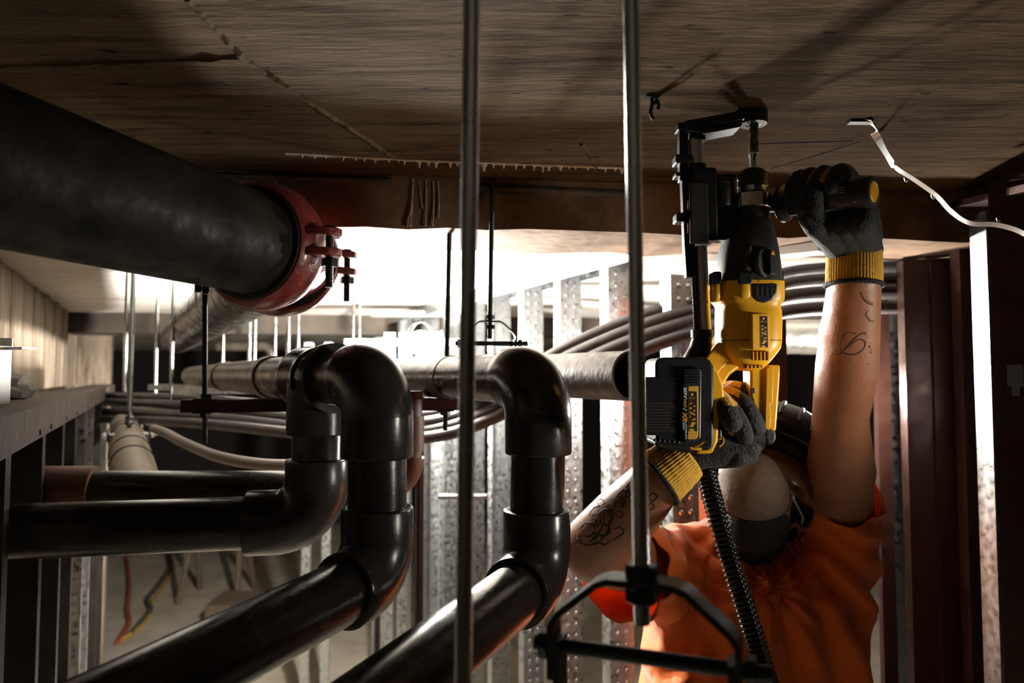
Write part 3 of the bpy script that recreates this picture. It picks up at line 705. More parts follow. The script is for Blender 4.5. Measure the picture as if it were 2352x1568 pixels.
# ================================================================== hangers and rods
def nutted_rod(name, p0, p1, r, label, group=None, nuts=(), m='darkzinc', thread=True, pitch=0.0016):
    e = empty(name, p1, label, 'threaded rod', group)
    mb = MB()
    if thread: threaded(mb, p0, p1, r, pitch, r * 0.16)
    else: mb.cyl(p0, p1, r, n=12)
    mb.build('rod', m, e)
    for z in nuts:
        t = (z - p1.z) / (p0.z - p1.z); nb = MB(); hexnut(nb, p1.lerp(p0, t), (0, 0, 1), r * 1.9, r * 1.7); nb.build('nut', m, e, smooth=20)
    return e
def clevis(name, rod_top, yc, half, drop, bar_h, Raxis, label, bar_w=0.022, thick=0.003, low=0.09, m='darkzinc', rod_r=0.0048, group=None, low_loop=True, rod_m=None):
    """yc: centre of the yoke's top flat. Raxis: horizontal direction across the pipe"""
    X = Vector(Raxis).normalized(); Yv = Vector((-X.y, X.x, 0)); Z = Vector((0, 0, 1))
    e = empty(name, yc, label, 'pipe hanger', group)
    mb = MB(); threaded(mb, rod_top, yc - Z * 0.028, rod_r, 0.0016, rod_r * 0.16); mb.build('rod', rod_m or m, e)
    for dz in (0.007, -0.009):
        nb = MB(); hexnut(nb, yc + Z * dz, Z, rod_r * 1.95, rod_r * 1.6); nb.build('nut', m, e, smooth=20)
    def strip(pts, nm):
        rr = []
        P = [Vector(p) for p in pts]
        for i, p in enumerate(P):
            t = (P[min(i + 1, len(P) - 1)] - P[max(i - 1, 0)]).normalized(); nn = t.cross(Yv).normalized()
            rr.append([p + Yv * bar_w / 2 + nn * thick / 2, p - Yv * bar_w / 2 + nn * thick / 2, p - Yv * bar_w / 2 - nn * thick / 2, p + Yv * bar_w / 2 - nn * thick / 2])
        return MB().rings(rr).build(nm, m, e, smooth=50)
    yk = [yc - X * half - Z * (drop + 0.020), yc - X * half - Z * drop, yc - X * half - Z * drop * 0.68, yc - X * half * 0.92 - Z * drop * 0.52, yc - X * half * 0.48 - Z * drop * 0.06, yc - X * half * 0.36, yc + X * half * 0.36,
          yc + X * half * 0.48 - Z * drop * 0.06, yc + X * half * 0.92 - Z * drop * 0.52, yc + X * half - Z * drop * 0.68, yc + X * half - Z * drop, yc + X * half - Z * (drop + 0.020)]
    strip(yk, 'yoke')
    if low_loop:
        h2 = half - thick; pts = [yc - X * h2 - Z * (drop - 0.006)] + [yc - Z * (drop + low - h2) - X * h2 * math.cos(a) - Z * h2 * math.sin(a) for a in [PI * i / 14 for i in range(15)]] + [yc + X * h2 - Z * (drop - 0.006)]
        strip(pts, 'cradle')
    b = MB(); b.cyl(yc - X * (half + 0.014) - Z * drop, yc + X * (half + 0.020) - Z * drop, rod_r * 0.9, n=16); b.build('cross_bolt', m, e)
    for sg in (-1, 1):
        nb = MB(); hexnut(nb, yc + X * sg * (half + 0.007) - Z * drop, X, rod_r * 1.75, 0.007); nb.build('nut', m, e, smooth=20)
    return e
# foreground
nutted_rod('threaded_rod', Vector((at(1087, 0, 0.43).x, 0.43, ZC)), at(1062, 1700, 0.43), 0.0058, 'near blurred threaded rod crossing the full height left of centre', m='zinc')
yk = at(1474, 1335, 0.47); tp = at(1449, 0, 0.47); tp = tp + (tp - yk) * ((ZC - tp.z) / (tp.z - yk.z))
cl = clevis('clevis_hanger', tp, yk, 0.062, 0.050, 0, (0.94, -0.34, 0), 'near blurred clevis hanger on a bright rod in front of the worker', 0.022, 0.0045, 0.12, m='darkzinc', rod_r=0.0058, rod_m='zinc')
# over the right line
yk = at(1125, 738, 1.115); tp = atz(1131, 408, ZC)
clevis('clevis_hanger', tp, yk, 0.0425, 0.036, 0, (math.cos(math.radians(8)), math.sin(math.radians(8)), 0), 'small clevis hanger above the grey pipe, against the bright bay', 0.016, 0.0022, 0.082, rod_r=0.0042)
# lagged pipe hanger
yk = at(284, 985, 2.25); yk = g0 + dg_ * 0.92 + Vector((0, 0, 0.075)); tp = Vector((yk.x, yk.y, ZC))
clevis('clevis_hanger', tp, yk, 0.058, 0.045, 0, (dg_.y, -dg_.x, 0), 'far clevis hanger holding the pale lagged pipe', 0.02, 0.003, 0.135, m='zinc', rod_r=0.0075)
# trapeze
s0, s1 = at(424, 928, 1.16), at(1062, 924, 1.22); ds = (s1 - s0).normalized(); zs = HC - 0.0525
s0.z = s1.z = zs
tz = empty('trapeze_hanger', (s0 + s1) / 2, 'dark trapeze hanger of channel strut on two rods under the pipes', 'pipe hanger')
nS = Vector((-ds.y, ds.x, 0)); Rs = Matrix.Identity(3); Rs.col[0] = ds; Rs.col[1] = nS; Rs.col[2] = Vector((0, 0, 1))
Ls = (s1 - s0).length; ms = (s0 + s1) / 2
MB().box(ms + Vector((0, 0, -0.0095)), (Ls, 0.041, 0.002), Rs).box(ms + nS * 0.0195, (Ls, 0.002, 0.021), Rs).box(ms - nS * 0.0195, (Ls, 0.002, 0.021), Rs).box(ms + nS * 0.015 + Vector((0, 0, 0.0095)), (Ls, 0.010, 0.002), Rs).box(ms - nS * 0.015 + Vector((0, 0, 0.0095)), (Ls, 0.010, 0.002), Rs).build('strut', 'galvred', tz, smooth=0)
for px, tpx, tpy, bot in ((470, 457, 380, 1018), (1021, 1031, 402, 988)):
    q = s0 + ds * (Ls * (px - 424) / 638.0); tp = Vector((q.x + (tpx - px) * 1.15 / FPX, q.y, ZC)); bt = Vector((q.x, q.y, at(px, bot, q.y).z))
    mb = MB(); threaded(mb, tp, bt, 0.0047, 0.0016, 0.0007); mb.build('rod', 'ink' if px == 470 else 'darkzinc', tz)
    for dz in (-0.016, 0.016):
        nb = MB(); hexnut(nb, q + Vector((0, 0, dz)), (0, 0, 1), 0.0095, 0.008); nb.build('nut', 'darkzinc', tz, smooth=20)
        MB().box(q + Vector((0, 0, dz * 0.72)), (0.03, 0.036, 0.0025), Rs).build('washer', 'darkzinc', tz, smooth=0)
# thin rods hanging through the bright bay
ROD = ((286, 2.1, 900, 'thick bright hanger rod nearest the left wall'), (357, 3.0, 905, 'dim hanger rod second from the left wall'), (393, 2.3, 920, 'bright hanger rod third from the left wall, beside the far end of the steel pipe'),
       (512, 3.6, 850, 'faint far hanger rod just right of the dark trapeze rod'), (572, 2.4, 838, 'bright hanger rod rising from the far grey pipe collar'), (585, 3.1, 838, 'dim hanger rod close behind a bright one over the far grey pipe'),
       (632, 3.4, 830, 'faint grey hanger rod between two brighter pairs'), (661, 1.95, 830, 'brightest hanger rod below the red coupling, left of a pair'), (684, 2.2, 826, 'bright hanger rod below the red coupling, right of a pair'),
       (811, 2.2, 800, 'bright leaning hanger rod above the left elbow'), (826, 3.2, 800, 'dim hanger rod just right of the leaning bright one'))
for px, Y, ybot, lab in ROD:
    r = 0.0062 if Y < 2.5 else 0.0075; bt = at(px, ybot, Y)
    nutted_rod('threaded_rod', Vector((bt.x, bt.y, ZC)), bt, r, lab, 'thin rods in the far bay', m='zinc', thread=False)
# far pale rails/struts low in the bay
o = MB().box(at(510, 889, 2.7), (0.56, 0.05, 0.022)).build('channel_strut', 'galv', smooth=0, bevel=0.001); MB().box(at(510, 900, 2.7), (0.4, 0.03, 0.012)).build('channel_lip', 'galv', o, smooth=0)
tag(o, 'pale horizontal channel strut under the far grey pipe', 'strut')
o = MB().tube(elbow_pts(at(625, 795, 4.4), (1, 0, 0), (0, 0, -1), 0.06, 8), 0.03, 20).build('far_pipe', 'greypipe'); tag(o, 'far pale bent pipe under the dark beam', 'pipe')
MB().cyl(at(625, 795, 4.4) - Vector((0.06, 0, 0)), at(500, 795, 4.4), 0.03, n=20).build('run', 'greypipe', o)
MB().cyl(at(625, 795, 4.4) - Vector((0, 0, 0.06)), at(625, 880, 4.4), 0.03, n=20).build('drop', 'greypipe', o)

# ================================================================== cables and hoses
cab = [('top', [(205, 908, 2.95), (430, 915, 2.3), (660, 935, 1.95), (840, 955, 1.80), (1000, 950, 1.74), (1130, 905, 1.75), (1270, 815, 1.7), (1420, 745, 1.66), (1560, 700, 1.62), (1700, 665, 1.64), (1840, 622, 1.62), (2110, 612, 1.6)], 0.016, 'uppermost grey cable of the bundle sagging behind the pipes'),
       ('b', [(205, 922, 2.9), (430, 932, 2.25), (660, 958, 1.92), (840, 975, 1.77), (1000, 968, 1.71), (1130, 925, 1.72), (1270, 838, 1.68), (1420, 770, 1.62), (1560, 722, 1.58), (1700, 690, 1.6), (1840, 648, 1.58), (2110, 640, 1.56)], 0.017, 'second grey cable from the top of the sagging bundle'),
       ('c', [(205, 945, 2.8), (430, 955, 2.2), (660, 978, 1.9), (840, 996, 1.76), (1000, 988, 1.70), (1130, 945, 1.7), (1270, 866, 1.66), (1420, 796, 1.6), (1560, 748, 1.56), (1700, 712, 1.56), (1840, 678, 1.54), (2110, 668, 1.54)], 0.018, 'third grey cable from the top of the sagging bundle'),
       ('d', [(210, 962, 2.7), (430, 970, 2.15), (660, 992, 1.85), (840, 1008, 1.74), (1000, 1002, 1.68), (1130, 962, 1.68), (1270, 890, 1.63), (1420, 826, 1.57), (1560, 775, 1.53), (1700, 745, 1.52), (1840, 712, 1.5), (2110, 705, 1.5)], 0.015, 'lowest grey cable of the sagging bundle')]
for nm, pts, r, label in cab:
    P = spline([at(x, y, Y) for x, y, Y in pts], 10)
    o = MB().tube(P, r, 14).build('cable', 'cable'); tag(o, label, 'cable', 'cables of the sagging bundle')
P = spline([at(352, 984, 1.94), at(385, 996, 1.82), at(420, 1015, 1.7), at(500, 1048, 1.55), at(600, 1066, 1.5), at(700, 1068, 1.48), at(820, 1066, 1.5)], 10)
o = MB().tube(P, 0.0125, 14).build('hose', 'hose_pale'); tag(o, 'single pale hose dipping below the cable bundle on the left', 'hose')
# silver duct on the right
p, q = at(1560, 772, 1.95), at(2098, 776, 1.78); d = (q - p).normalized()
o = MB().pipe(p, q, 0.047, 0.044, 40).build('duct', 'duct'); tag(o, 'silver duct with a torn wrapped end behind the raised arm', 'duct')
MB().tube([q - d * 0.03, q - d * 0.012, q, q + d * 0.004], [0.0475, 0.052, 0.046, 0.03], 9).build('torn_wrap', 'rust', o)

# ================================================================== strap and clip on the slab
def ribbon(pts, ws, normal, thick, name, m, parent=None):
    P = [Vector(p) for p in pts]; rr = []
    for i, p in enumerate(P):
        t = (P[min(i + 1, len(P) - 1)] - P[max(i - 1, 0)]).normalized(); nn = Vector(normal); sd = t.cross(nn).normalized(); nn = sd.cross(t).normalized()
        w_ = ws[i] if isinstance(ws, list) else ws
        rr.append([p + sd * w_ + nn * thick, p - sd * w_ + nn * thick, p - sd * w_ - nn * thick, p + sd * w_ - nn * thick])
    return MB().rings(rr).build(name, m, parent, smooth=50)
pts = spline([atz(1990, 274, ZC - 0.001), at(2012, 310, 0.95), at(2048, 372, 0.93), at(2062, 388, 0.92), at(2100, 412, 0.91), at(2150, 448, 0.90), at(2185, 485, 0.89), at(2228, 512, 0.87), at(2290, 516, 0.85), at(2352, 536, 0.83), at(2430, 590, 0.80)], 6)
ws = [0.006 if i < 14 else 0.0035 if i < 36 else 0.004 for i in range(len(pts))]
st = ribbon(pts, ws, (-0.55, -0.35, -0.75), 0.0005, 'metal_strap', mat('strap_steel', (0.62, 0.60, 0.58), 0.35, 0.9))
tag(st, 'thin bent metal strap hanging from the slab, upper right', 'strap')
MB().box(atz(1975, 278, ZC) - Vector((0, 0, 0.0015)), (0.03, 0.012, 0.003)).build('fixing_plate', 'ink', st, smooth=0)
for (x, y, Y) in ((2078, 408, 0.912), (2140, 447, 0.90), (2290, 500, 0.852)):
    ribbon(spline([at(x, y, Y), at(x + 3, y + 8, Y), at(x + 8, y + 6, Y - 0.003)], 4), 0.0012, (0, -1, 0), 0.0004, 'burr', 'zinc', st)
ck = atz(1497, 222, ZC)
o = MB().box(ck - Vector((0, 0, 0.001)), (0.016, 0.012, 0.002)).build('ceiling_clip', 'darkzinc', smooth=0); tag(o, 'small bent metal clip left in the slab right of the bright rod', 'clip')
ribbon(spline([ck, at(1498, 240, ck.y), at(1494, 258, ck.y - 0.002), at(1501, 274, ck.y - 0.003)], 5), 0.0022, (0, -1, 0), 0.0005, 'hook', 'ink', o)
ribbon(spline([ck + Vector((0.004, 0, 0)), at(1513, 240, ck.y), at(1510, 251, ck.y - 0.002)], 5), 0.002, (0, -1, 0), 0.0005, 'hook', 'ink', o)
MB().box(at(1504, 236, ck.y), (0.008, 0.004, 0.006)).build('clip_body', 'ink', o, smooth=0, bevel=0.001)

# ================================================================== work lamps: one peeps over the pipes, two unseen ones are added
def site_lamp(name, head, power, label, color=(1.0, 0.95, 0.87), r=0.032):
    """bare bulb in a wire cage on a tripod; the bulb itself is the light"""
    e = empty(name, (head.x, head.y, 0), label, 'work lamp')
    MB().lathe(head - Vector((0, 0, 0.085)), (0, 0, 1), [(0, 0.014), (0.004, 0.018), (0.045, 0.018), (0.05, 0.012)], 20).build('socket', 'black', e)
    cg = MB()
    for k in range(4):
        a = 2 * PI * (k + 0.5) / 4; u = Vector((math.cos(a), math.sin(a), 0))
        cg.tube([head + u * (0.05 * math.sin(t)) - Vector((0, 0, 0.055 * math.cos(t))) for t in [PI * (0.12 + 0.88 * i / 10) for i in range(11)]], 0.0012, 5)
    cg.build('wire_cage', 'darkzinc', e)
    c = Vector((head.x, head.y, 0))
    MB().cyl(c + Vector((0, 0, 0.42)), head - Vector((0, 0, 0.08)), 0.011, n=14).build('pole', 'black', e)
    for k in range(3):
        a = 2 * PI * k / 3 + 0.4; MB().cyl(c + Vector((0, 0, 0.55)), c + Vector((0.22 * math.cos(a), 0.22 * math.sin(a), 0.008)), 0.009, n=10).build('leg', 'black', e)
    bm_l = mat('bulb_glow', (1, 1, 1), 0.4, emit=(color, power / (4 * PI * PI * r * r)))
    MB().ball(head, r, 20, 12).build('bulb', bm_l, e, smooth=80)
    return e
site_lamp('work_lamp', at(966, 787, 1.80), LAMP_MAIN, 'glaring work lamp peeping over the grey pipe in the bright bay')
site_lamp('work_lamp', at(1936, 905, 1.56), LAMP_SIDE, 'second work lamp standing behind the worker\'s raised arm', r=0.028)  # added out of sight to light the near slab and rim the arm
site_lamp('work_lamp', at(872, 850, 2.60), LAMP_FAR, 'added unseen lamp hidden far behind the left elbow')  # added out of sight to brighten the far bay

# ================================================================== things on the floor far below
def floor_at(px, py, z=0.0): return atz(px, py, z)
for pts, r, m, label in (([(290, 1280), (296, 1340), (292, 1400), (296, 1430), (270, 1475)], 0.02, 'cordr', 'red cord lying on the far floor beside the left studs'),
                         ([(392, 1275), (396, 1310), (372, 1352), (345, 1390), (340, 1420), (310, 1450), (268, 1475)], 0.016, 'cordy', 'yellow cord snaking over the far floor'),
                         ([(384, 1270), (390, 1300), (362, 1345), (338, 1375), (346, 1398), (330, 1420), (300, 1455)], 0.022, 'cordg', 'grey cord looped on the far floor')):
    P = spline([floor_at(x, y, r) for x, y in pts], 8); o = MB().tube(P, r, 10).build('power_cord', m); tag(o, label, 'cord')
# saw horse and crate, half hidden
p = floor_at(500, 1370)
sh = empty('saw_horse', p, 'dark saw horse on the far floor under the left pipe', 'saw horse')
MB().box(p + Vector((0, 0, 0.72)), (0.55, 0.09, 0.06)).build('beam', 'wood', sh, smooth=0)
for sx_ in (-1, 1):
    for sy_ in (-1, 1):
        MB().cyl(p + Vector((sx_ * 0.22, sy_ * 0.03, 0.70)), p + Vector((sx_ * 0.27, sy_ * 0.22, 0.0)), 0.028, n=6).build('leg', 'wood', sh, smooth=0)
p = floor_at(560, 1420)
o = MB().box(p + Vector((0, 0, 0.16)), (0.5, 0.4, 0.03)).build('crate', 'wood', smooth=0); tag(o, 'low dark crate on the far floor beside the saw horse', 'crate')
for dx_, dy_, sx_, sy_ in ((-0.24, 0, 0.02, 0.4), (0.24, 0, 0.02, 0.4), (0, -0.19, 0.46, 0.02), (0, 0.19, 0.46, 0.02)):
    MB().box(p + Vector((dx_, dy_, 0.0725)), (sx_, sy_, 0.145)).build('side', 'wood', o, smooth=0)
# ================================================================== rotary hammer with dust extractor
YD = 0.870
KD = YD / FPX                                      # metres per pixel at the drill
def D(px, py, d=0.0): return at(px, py, YD - d)
hd = empty('rotary_hammer', D(1712, 860), 'yellow and black cordless rotary hammer drilling up into the slab', 'drill')
X3, Z3, FW = Vector((1, 0, 0)), Vector((0, 0, 1)), Vector((0, -1, 0))
def loft(mb, secs, n=40, caps=True):
    """secs: (py, x0, x1, half depth m, exponent, depth centre)"""
    rr = []
    for py, x0, x1, hb, ex, dc in secs:
        c = D((x0 + x1) / 2, py, dc); ha = (x1 - x0) / 2 * KD; ring = []
        for k in range(n):
            a = 2 * PI * k / n; ca, sa = math.cos(a), math.sin(a)
            ring.append(c + X3 * (ha * math.copysign(abs(ca) ** (2 / ex), ca)) + Vector((0, 1, 0)) * (hb * math.copysign(abs(sa) ** (2 / ex), sa)))
        rr.append(ring)
    return mb.rings(rr, caps)
def plate(name, poly, d0, d1, m, parent=hd, bevel=0.0015, seg=2):
    """outline in the drill's side plane, running from depth d0 (far) to d1 (near)"""
    return MB().prism([D(x, y, d0) for x, y in poly], FW * (d1 - d0)).build(name, m, parent, smooth=40, bevel=bevel, seg=seg)
def dbox(name, x0, x1, y0, y1, d0, d1, m, parent=hd, bevel=0.0012):
    c = D((x0 + x1) / 2, (y0 + y1) / 2, (d0 + d1) / 2)
    return MB().box(c, ((x1 - x0) * KD, abs(d1 - d0), (y1 - y0) * KD)).build(name, m, parent, smooth=40, bevel=bevel)
def vlathe(name, cx, prof, m, parent=hd, n=40, d=0.0, tilt=0.0):
    """prof: (py, half width px)"""
    p0 = D(cx, prof[0][0], d); mb = MB()
    mb.lathe(p0, (tilt, 0, -1), [((py - prof[0][0]) * KD, r * KD) for py, r in prof], n)
    return mb.build(name, m, parent, smooth=35)
# bit
bt = MB(); rr = []
p0 = D(1731, 268); n = 24
for i in range(61):
    py = 268 + (352 - 268) * i / 60; c = D(1731, py); ring = []
    for k in range(n):
        a = 2 * PI * k / n; ph = a * 2 + i * 0.20
        r = (10.5 - 3.6 * max(0, math.cos(ph)) ** 3) * KD
        ring.append(c + X3 * r * math.cos(a) + Vector((0, 1, 0)) * r * math.sin(a))
    rr.append(ring)
bt.rings(rr); bt.build('drill_bit', 'bit', hd, smooth=30)
vlathe('bit_shank', 1729, [(350, 10), (358, 10), (362, 8), (392, 8)], 'chrome', n=20)
vlathe('chuck', 1728, [(388, 14), (390, 22), (398, 31), (404, 34.5), (408, 34.5), (409, 33.8), (414, 34.2), (415, 33.4), (420, 34.2), (430, 34.5), (432, 33), (433, 31), (444, 31), (445, 36), (452, 36)], 'black')
vlathe('chuck_ring', 1728, [(432, 33.2), (436, 32.5), (443, 31.6)], 'chrome')
vlathe('handle_collar', 1725, [(449, 41), (450, 43.5), (480, 43.5), (482, 41)], 'chrome')
vlathe('neck', 1727, [(480, 38.5), (508, 38.5), (513, 39.5)], 'rubber')
gc = MB()
loft(gc, [(506, 1688, 1767, 0.022, 2.2, 0), (514, 1683, 1769, 0.025, 2.2, 0), (530, 1672, 1773, 0.029, 2.4, 0), (555, 1661, 1778, 0.033, 2.6, 0), (585, 1652, 1782, 0.036, 2.8, 0), (620, 1647, 1785, 0.038, 3.0, 0), (652, 1645, 1786, 0.039, 3.2, 0), (657, 1645, 1786, 0.039, 3.2, 0)])
gcase = gc.build('gear_case', 'rubber', hd, smooth=50)
plate('gear_case_rib', [(1700, 625), (1702, 590), (1708, 568), (1716, 560), (1722, 570), (1724, 625)], 0.028, 0.040, 'rubber', gcase, 0.004, 3)
# mode knob looking right-front
kd = Vector((0.55, -0.83, 0.05)).normalized(); kc = D(1756, 606, 0.030)
kb = MB(); kb.lathe(kc, kd, [(0, 0.0205), (0.004, 0.0205), (0.0055, 0.0195), (0.006, 0.0165), (0.0055, 0.0160), (0.0040, 0.0155), (0.0040, 0.001)], 36); knob = kb.build('mode_knob', 'rubber', hd, smooth=30)
ku = Vector((0, 0, 1)); ks = kd.cross(ku).normalized() * -1
Rk = Matrix.Identity(3); Rk.col[0] = ks; Rk.col[1] = kd; Rk.col[2] = ku
MB().box(kc + kd * 0.008, (0.0095, 0.008, 0.030), Rk).build('knob_grip', 'black', knob, smooth=0, bevel=0.0012)
MB().prism([kc + kd * 0.0122 + ks * -0.0035 * s_ + ku * z for s_, z in ((1, 0.009), (-1, 0.009), (0, 0.0145))], kd * 0.0004).build('knob_arrow', 'yellow', knob, smooth=0)
# motor housing
mh = MB()
loft(mh, [(652, 1640, 1790, 0.039, 3.4, 0), (690, 1640, 1790, 0.039, 3.4, 0), (698, 1646, 1787, 0.0375, 3.2, 0), (706, 1649, 1783, 0.0360, 3.0, 0), (716, 1648, 1786, 0.0365, 3.0, 0), (740, 1648, 1787, 0.037, 3.0, 0), (785, 1648, 1786, 0.037, 3.0, 0), (800, 1649, 1784, 0.0365, 2.9, 0), (818, 1655, 1772, 0.034, 2.6, 0), (834, 1668, 1760, 0.030, 2.4, 0), (846, 1684, 1752, 0.022, 2.2, 0), (851, 1695, 1744, 0.015, 2.0, 0)])
mhous = mh.build('motor_housing', 'yellow', hd, smooth=60)
for x0, x1 in ((1633, 1652), (1690, 1722), (1782, 1794)):    # screw bosses, black above, yellow below
    dn = 0.030 if x0 == 1633 else 0.040 if x0 == 1690 else 0.012
    dbox('screw_boss', x0, x1, 626, 656, dn - 0.022, dn, 'black', hd, 0.0022)
    c = MB(); loft(c, [(655, x0, x1, 0.011, 3, dn - 0.011), (683, x0, x1, 0.011, 3, dn - 0.011), (693, x0 + 2, x1 - 2, 0.009, 2.6, dn - 0.013)], 20); c.build('boss_foot', 'yellow', mhous, smooth=50)
# vent shield on the front
plate('vent_shield', [(1720, 653), (1779, 653), (1777, 676), (1768, 690), (1748, 697), (1736, 694), (1722, 684)], 0.030, 0.0402, 'navy', hd, 0.002)
for i in range(4):
    x0 = 1736 + i * 11; dbox('vent_slot', x0, x0 + 7.5, 659, 680 - abs(i - 1.5), 0.0395, 0.0408, 'ink', hd, 0)
# name plate
Rn = (Vector((0.96, 0.28, 0))).normalized()      # follows the housing's curve to the right
npc = D(1746, 762, 0.0375)
plate_o = MB().box(npc, (44 * KD, 0.004, 82 * KD), Matrix.Rotation(math.radians(10), 3, 'Z')).build('name_plate', 'yellow', hd, smooth=40, bevel=0.0018)
nn = Vector((math.sin(math.radians(10)), -math.cos(math.radians(10)), 0)); rt = Vector((math.cos(math.radians(10)), math.sin(math.radians(10)), 0))
MB().box(npc + nn * 0.0020 + rt * 0.0036, (18 * KD, 0.0008, 70 * KD), Matrix.Rotation(math.radians(10), 3, 'Z')).build('name_panel', 'yellow_label', plate_o, smooth=0)
text('DEWALT', 'brand_lettering', npc + nn * 0.0026 + rt * 0.0040, -Z3, rt, 68 * KD, 12.5 * KD, 0.0004, 'navy', plate_o, bold=0.035)
for dx_ in (-7.5, 7.2):
    MB().box(npc + nn * 0.0026 + rt * (0.0040 + dx_ * KD), (0.9 * KD, 0.0005, 68 * KD), Matrix.Rotation(math.radians(10), 3, 'Z')).build('name_rule', 'navy', plate_o, smooth=0)
dbox('motor_vent', 1725, 1766, 807, 827, 0.033, 0.0375, 'vent', mhous, 0.002)
for i in range(5):
    x0 = 1727 + i * 8.6; dbox('vent_bar', x0, x0 + 3.8, 807, 827, 0.034, 0.0385, 'yellow', mhous, 0.0006)
dbox('motor_vent', 1708, 1750, 838, 845, 0.024, 0.0285, 'vent', mhous, 0.001)
for i in range(4):
    x0 = 1714 + i * 9; dbox('vent_bar', x0, x0 + 4, 838, 845, 0.025, 0.0295, 'yellow', mhous, 0.0005)
# seam line
vl = MB(); loft(vl, [(783.3, 1647.3, 1786.7, 0.0373, 3.0, 0), (784.6, 1647.3, 1786.7, 0.0373, 3.0, 0)]); vl.build('housing_seam', 'ink', mhous)
# diagonal arm to the battery foot
plate('handle_arm', [(1646, 783), (1680, 780), (1706, 800), (1706, 826), (1660, 860), (1640, 890), (1630, 905), (1606, 900), (1604, 842), (1612, 826)], -0.016, 0.017, 'yellow', hd, 0.004, 3)
plate('arm_face', [(1648, 786), (1690, 790), (1700, 806), (1654, 848), (1634, 884), (1614, 866), (1610, 834)], 0.016, 0.0195, 'yellow', hd, 0.003, 3)
# battery foot
plate('battery_foot', [(1596, 834), (1608, 838), (1622, 856), (1632, 884), (1636, 922), (1624, 928), (1620, 1004), (1608, 1030), (1575, 1032), (1575, 1020), (1594, 1016), (1600, 1000)], -0.026, 0.030, 'yellow', hd, 0.003, 3)
plate('foot_pad', [(1624, 926), (1637, 925), (1636, 1000), (1622, 1004)], -0.020, 0.024, 'navy', hd, 0.003, 3)
text('DEWALT', 'pad_lettering', D(1629, 968, 0.0243), -Z3, X3, 44 * KD, 5 * KD, 0.0003, 'black', hd, bold=0.02)
# battery
btb = plate('battery', [(1480, 834), (1487, 825), (1500, 823), (1585, 823), (1597, 829), (1605, 842), (1605, 1008), (1600, 1018), (1590, 1022), (1496, 1014), (1482, 1004)], -0.034, 0.034, 'black', hd, 0.006, 4)
plate('battery_base', [(1484, 1004), (1596, 1016), (1578, 1029), (1545, 1029), (1486, 1014)], -0.028, 0.028, 'black', hd, 0.002)
for i in range(6): dbox('battery_ridge', 1500 + i * 11, 1506 + i * 11, 1006 + i, 1014 + i, 0.030, 0.0355, 'navy', btb, 0.001)
dbox('battery_panel', 1484, 1556, 868, 996, 0.030, 0.0348, 'black', btb, 0.0012)
for i in range(10): dbox('print_line', 1489, 1489 + (52, 60, 48, 62, 57)[i % 5], 925 + i * 7, 927.2 + i * 7, 0.0345, 0.0350, mat('faint_print', (0.028, 0.026, 0.026), 0.6) if i == 0 else bpy.data.materials['faint_print'], btb, 0)
plate('label_plate', [(1566, 850), (1572, 844), (1603, 844), (1608, 850), (1606, 1004), (1600, 1012), (1572, 1014), (1565, 1006)], 0.030, 0.0385, 'navy', btb, 0.002, 3)
for i in range(6): dbox('release_rib', 1572, 1606, 847.5 + i * 6.2, 850.6 + i * 6.2, 0.038, 0.0402, 'navy', btb, 0.0005)
plate('yellow_label', [(1580, 886), (1604, 886), (1603, 1000), (1599, 1008), (1579, 1009)], 0.0375, 0.0390, 'yellow_label', btb, 0.0006)
text('DEWALT', 'brand_lettering', D(1591.5, 944, 0.0391), -Z3, X3, 86 * KD, 14 * KD, 0.0004, 'navy', btb, bold=0.035)
for xx in (1583.4, 1600.2): dbox('label_rule', xx - 0.5, xx + 0.5, 902, 988, 0.0389, 0.0395, 'navy', btb, 0)
text('20V', 'label_print', D(1574.2, 902, 0.0386), -Z3, X3, 26 * KD, 7.2 * KD, 0.0003, 'whitetext', btb, bold=0.03)
text('MAX', 'label_print', D(1573.6, 926, 0.0386), -Z3, X3, 19 * KD, 6 * KD, 0.0003, 'yellow_label', btb, bold=0.02)
text('/', 'label_print', D(1573.2, 940, 0.0386), -Z3, X3, 6 * KD, 9 * KD, 0.0003, 'whitetext', btb)
text('XR', 'label_print', D(1573.0, 957, 0.0386), -Z3, X3, 22 * KD, 10 * KD, 0.0003, 'yellow_label', btb, bold=0.03, shear=0.2)
text('LITHIUM', 'label_print', D(1575.6, 988, 0.0386), -Z3, X3, 38 * KD, 3.8 * KD, 0.0003, 'whitetext', btb, bold=0.02, shear=0.2)
text('ION', 'label_print', D(1570.0, 978, 0.0386), -Z3, X3, 16 * KD, 3.8 * KD, 0.0003, 'whitetext', btb, bold=0.02, shear=0.2)
# lower clip of the foot
plate('battery_latch', [(1578, 1022), (1600, 1018), (1618, 1002), (1628, 1001), (1626, 1008), (1614, 1018), (1610, 1030), (1604, 1033), (1580, 1031)], 0.026, 0.034, 'yellow', hd, 0.0018, 3)
plate('latch_window', [(1592, 1024), (1604, 1021), (1602, 1029), (1592, 1029)], 0.0335, 0.0345, 'vent', hd, 0.0006)
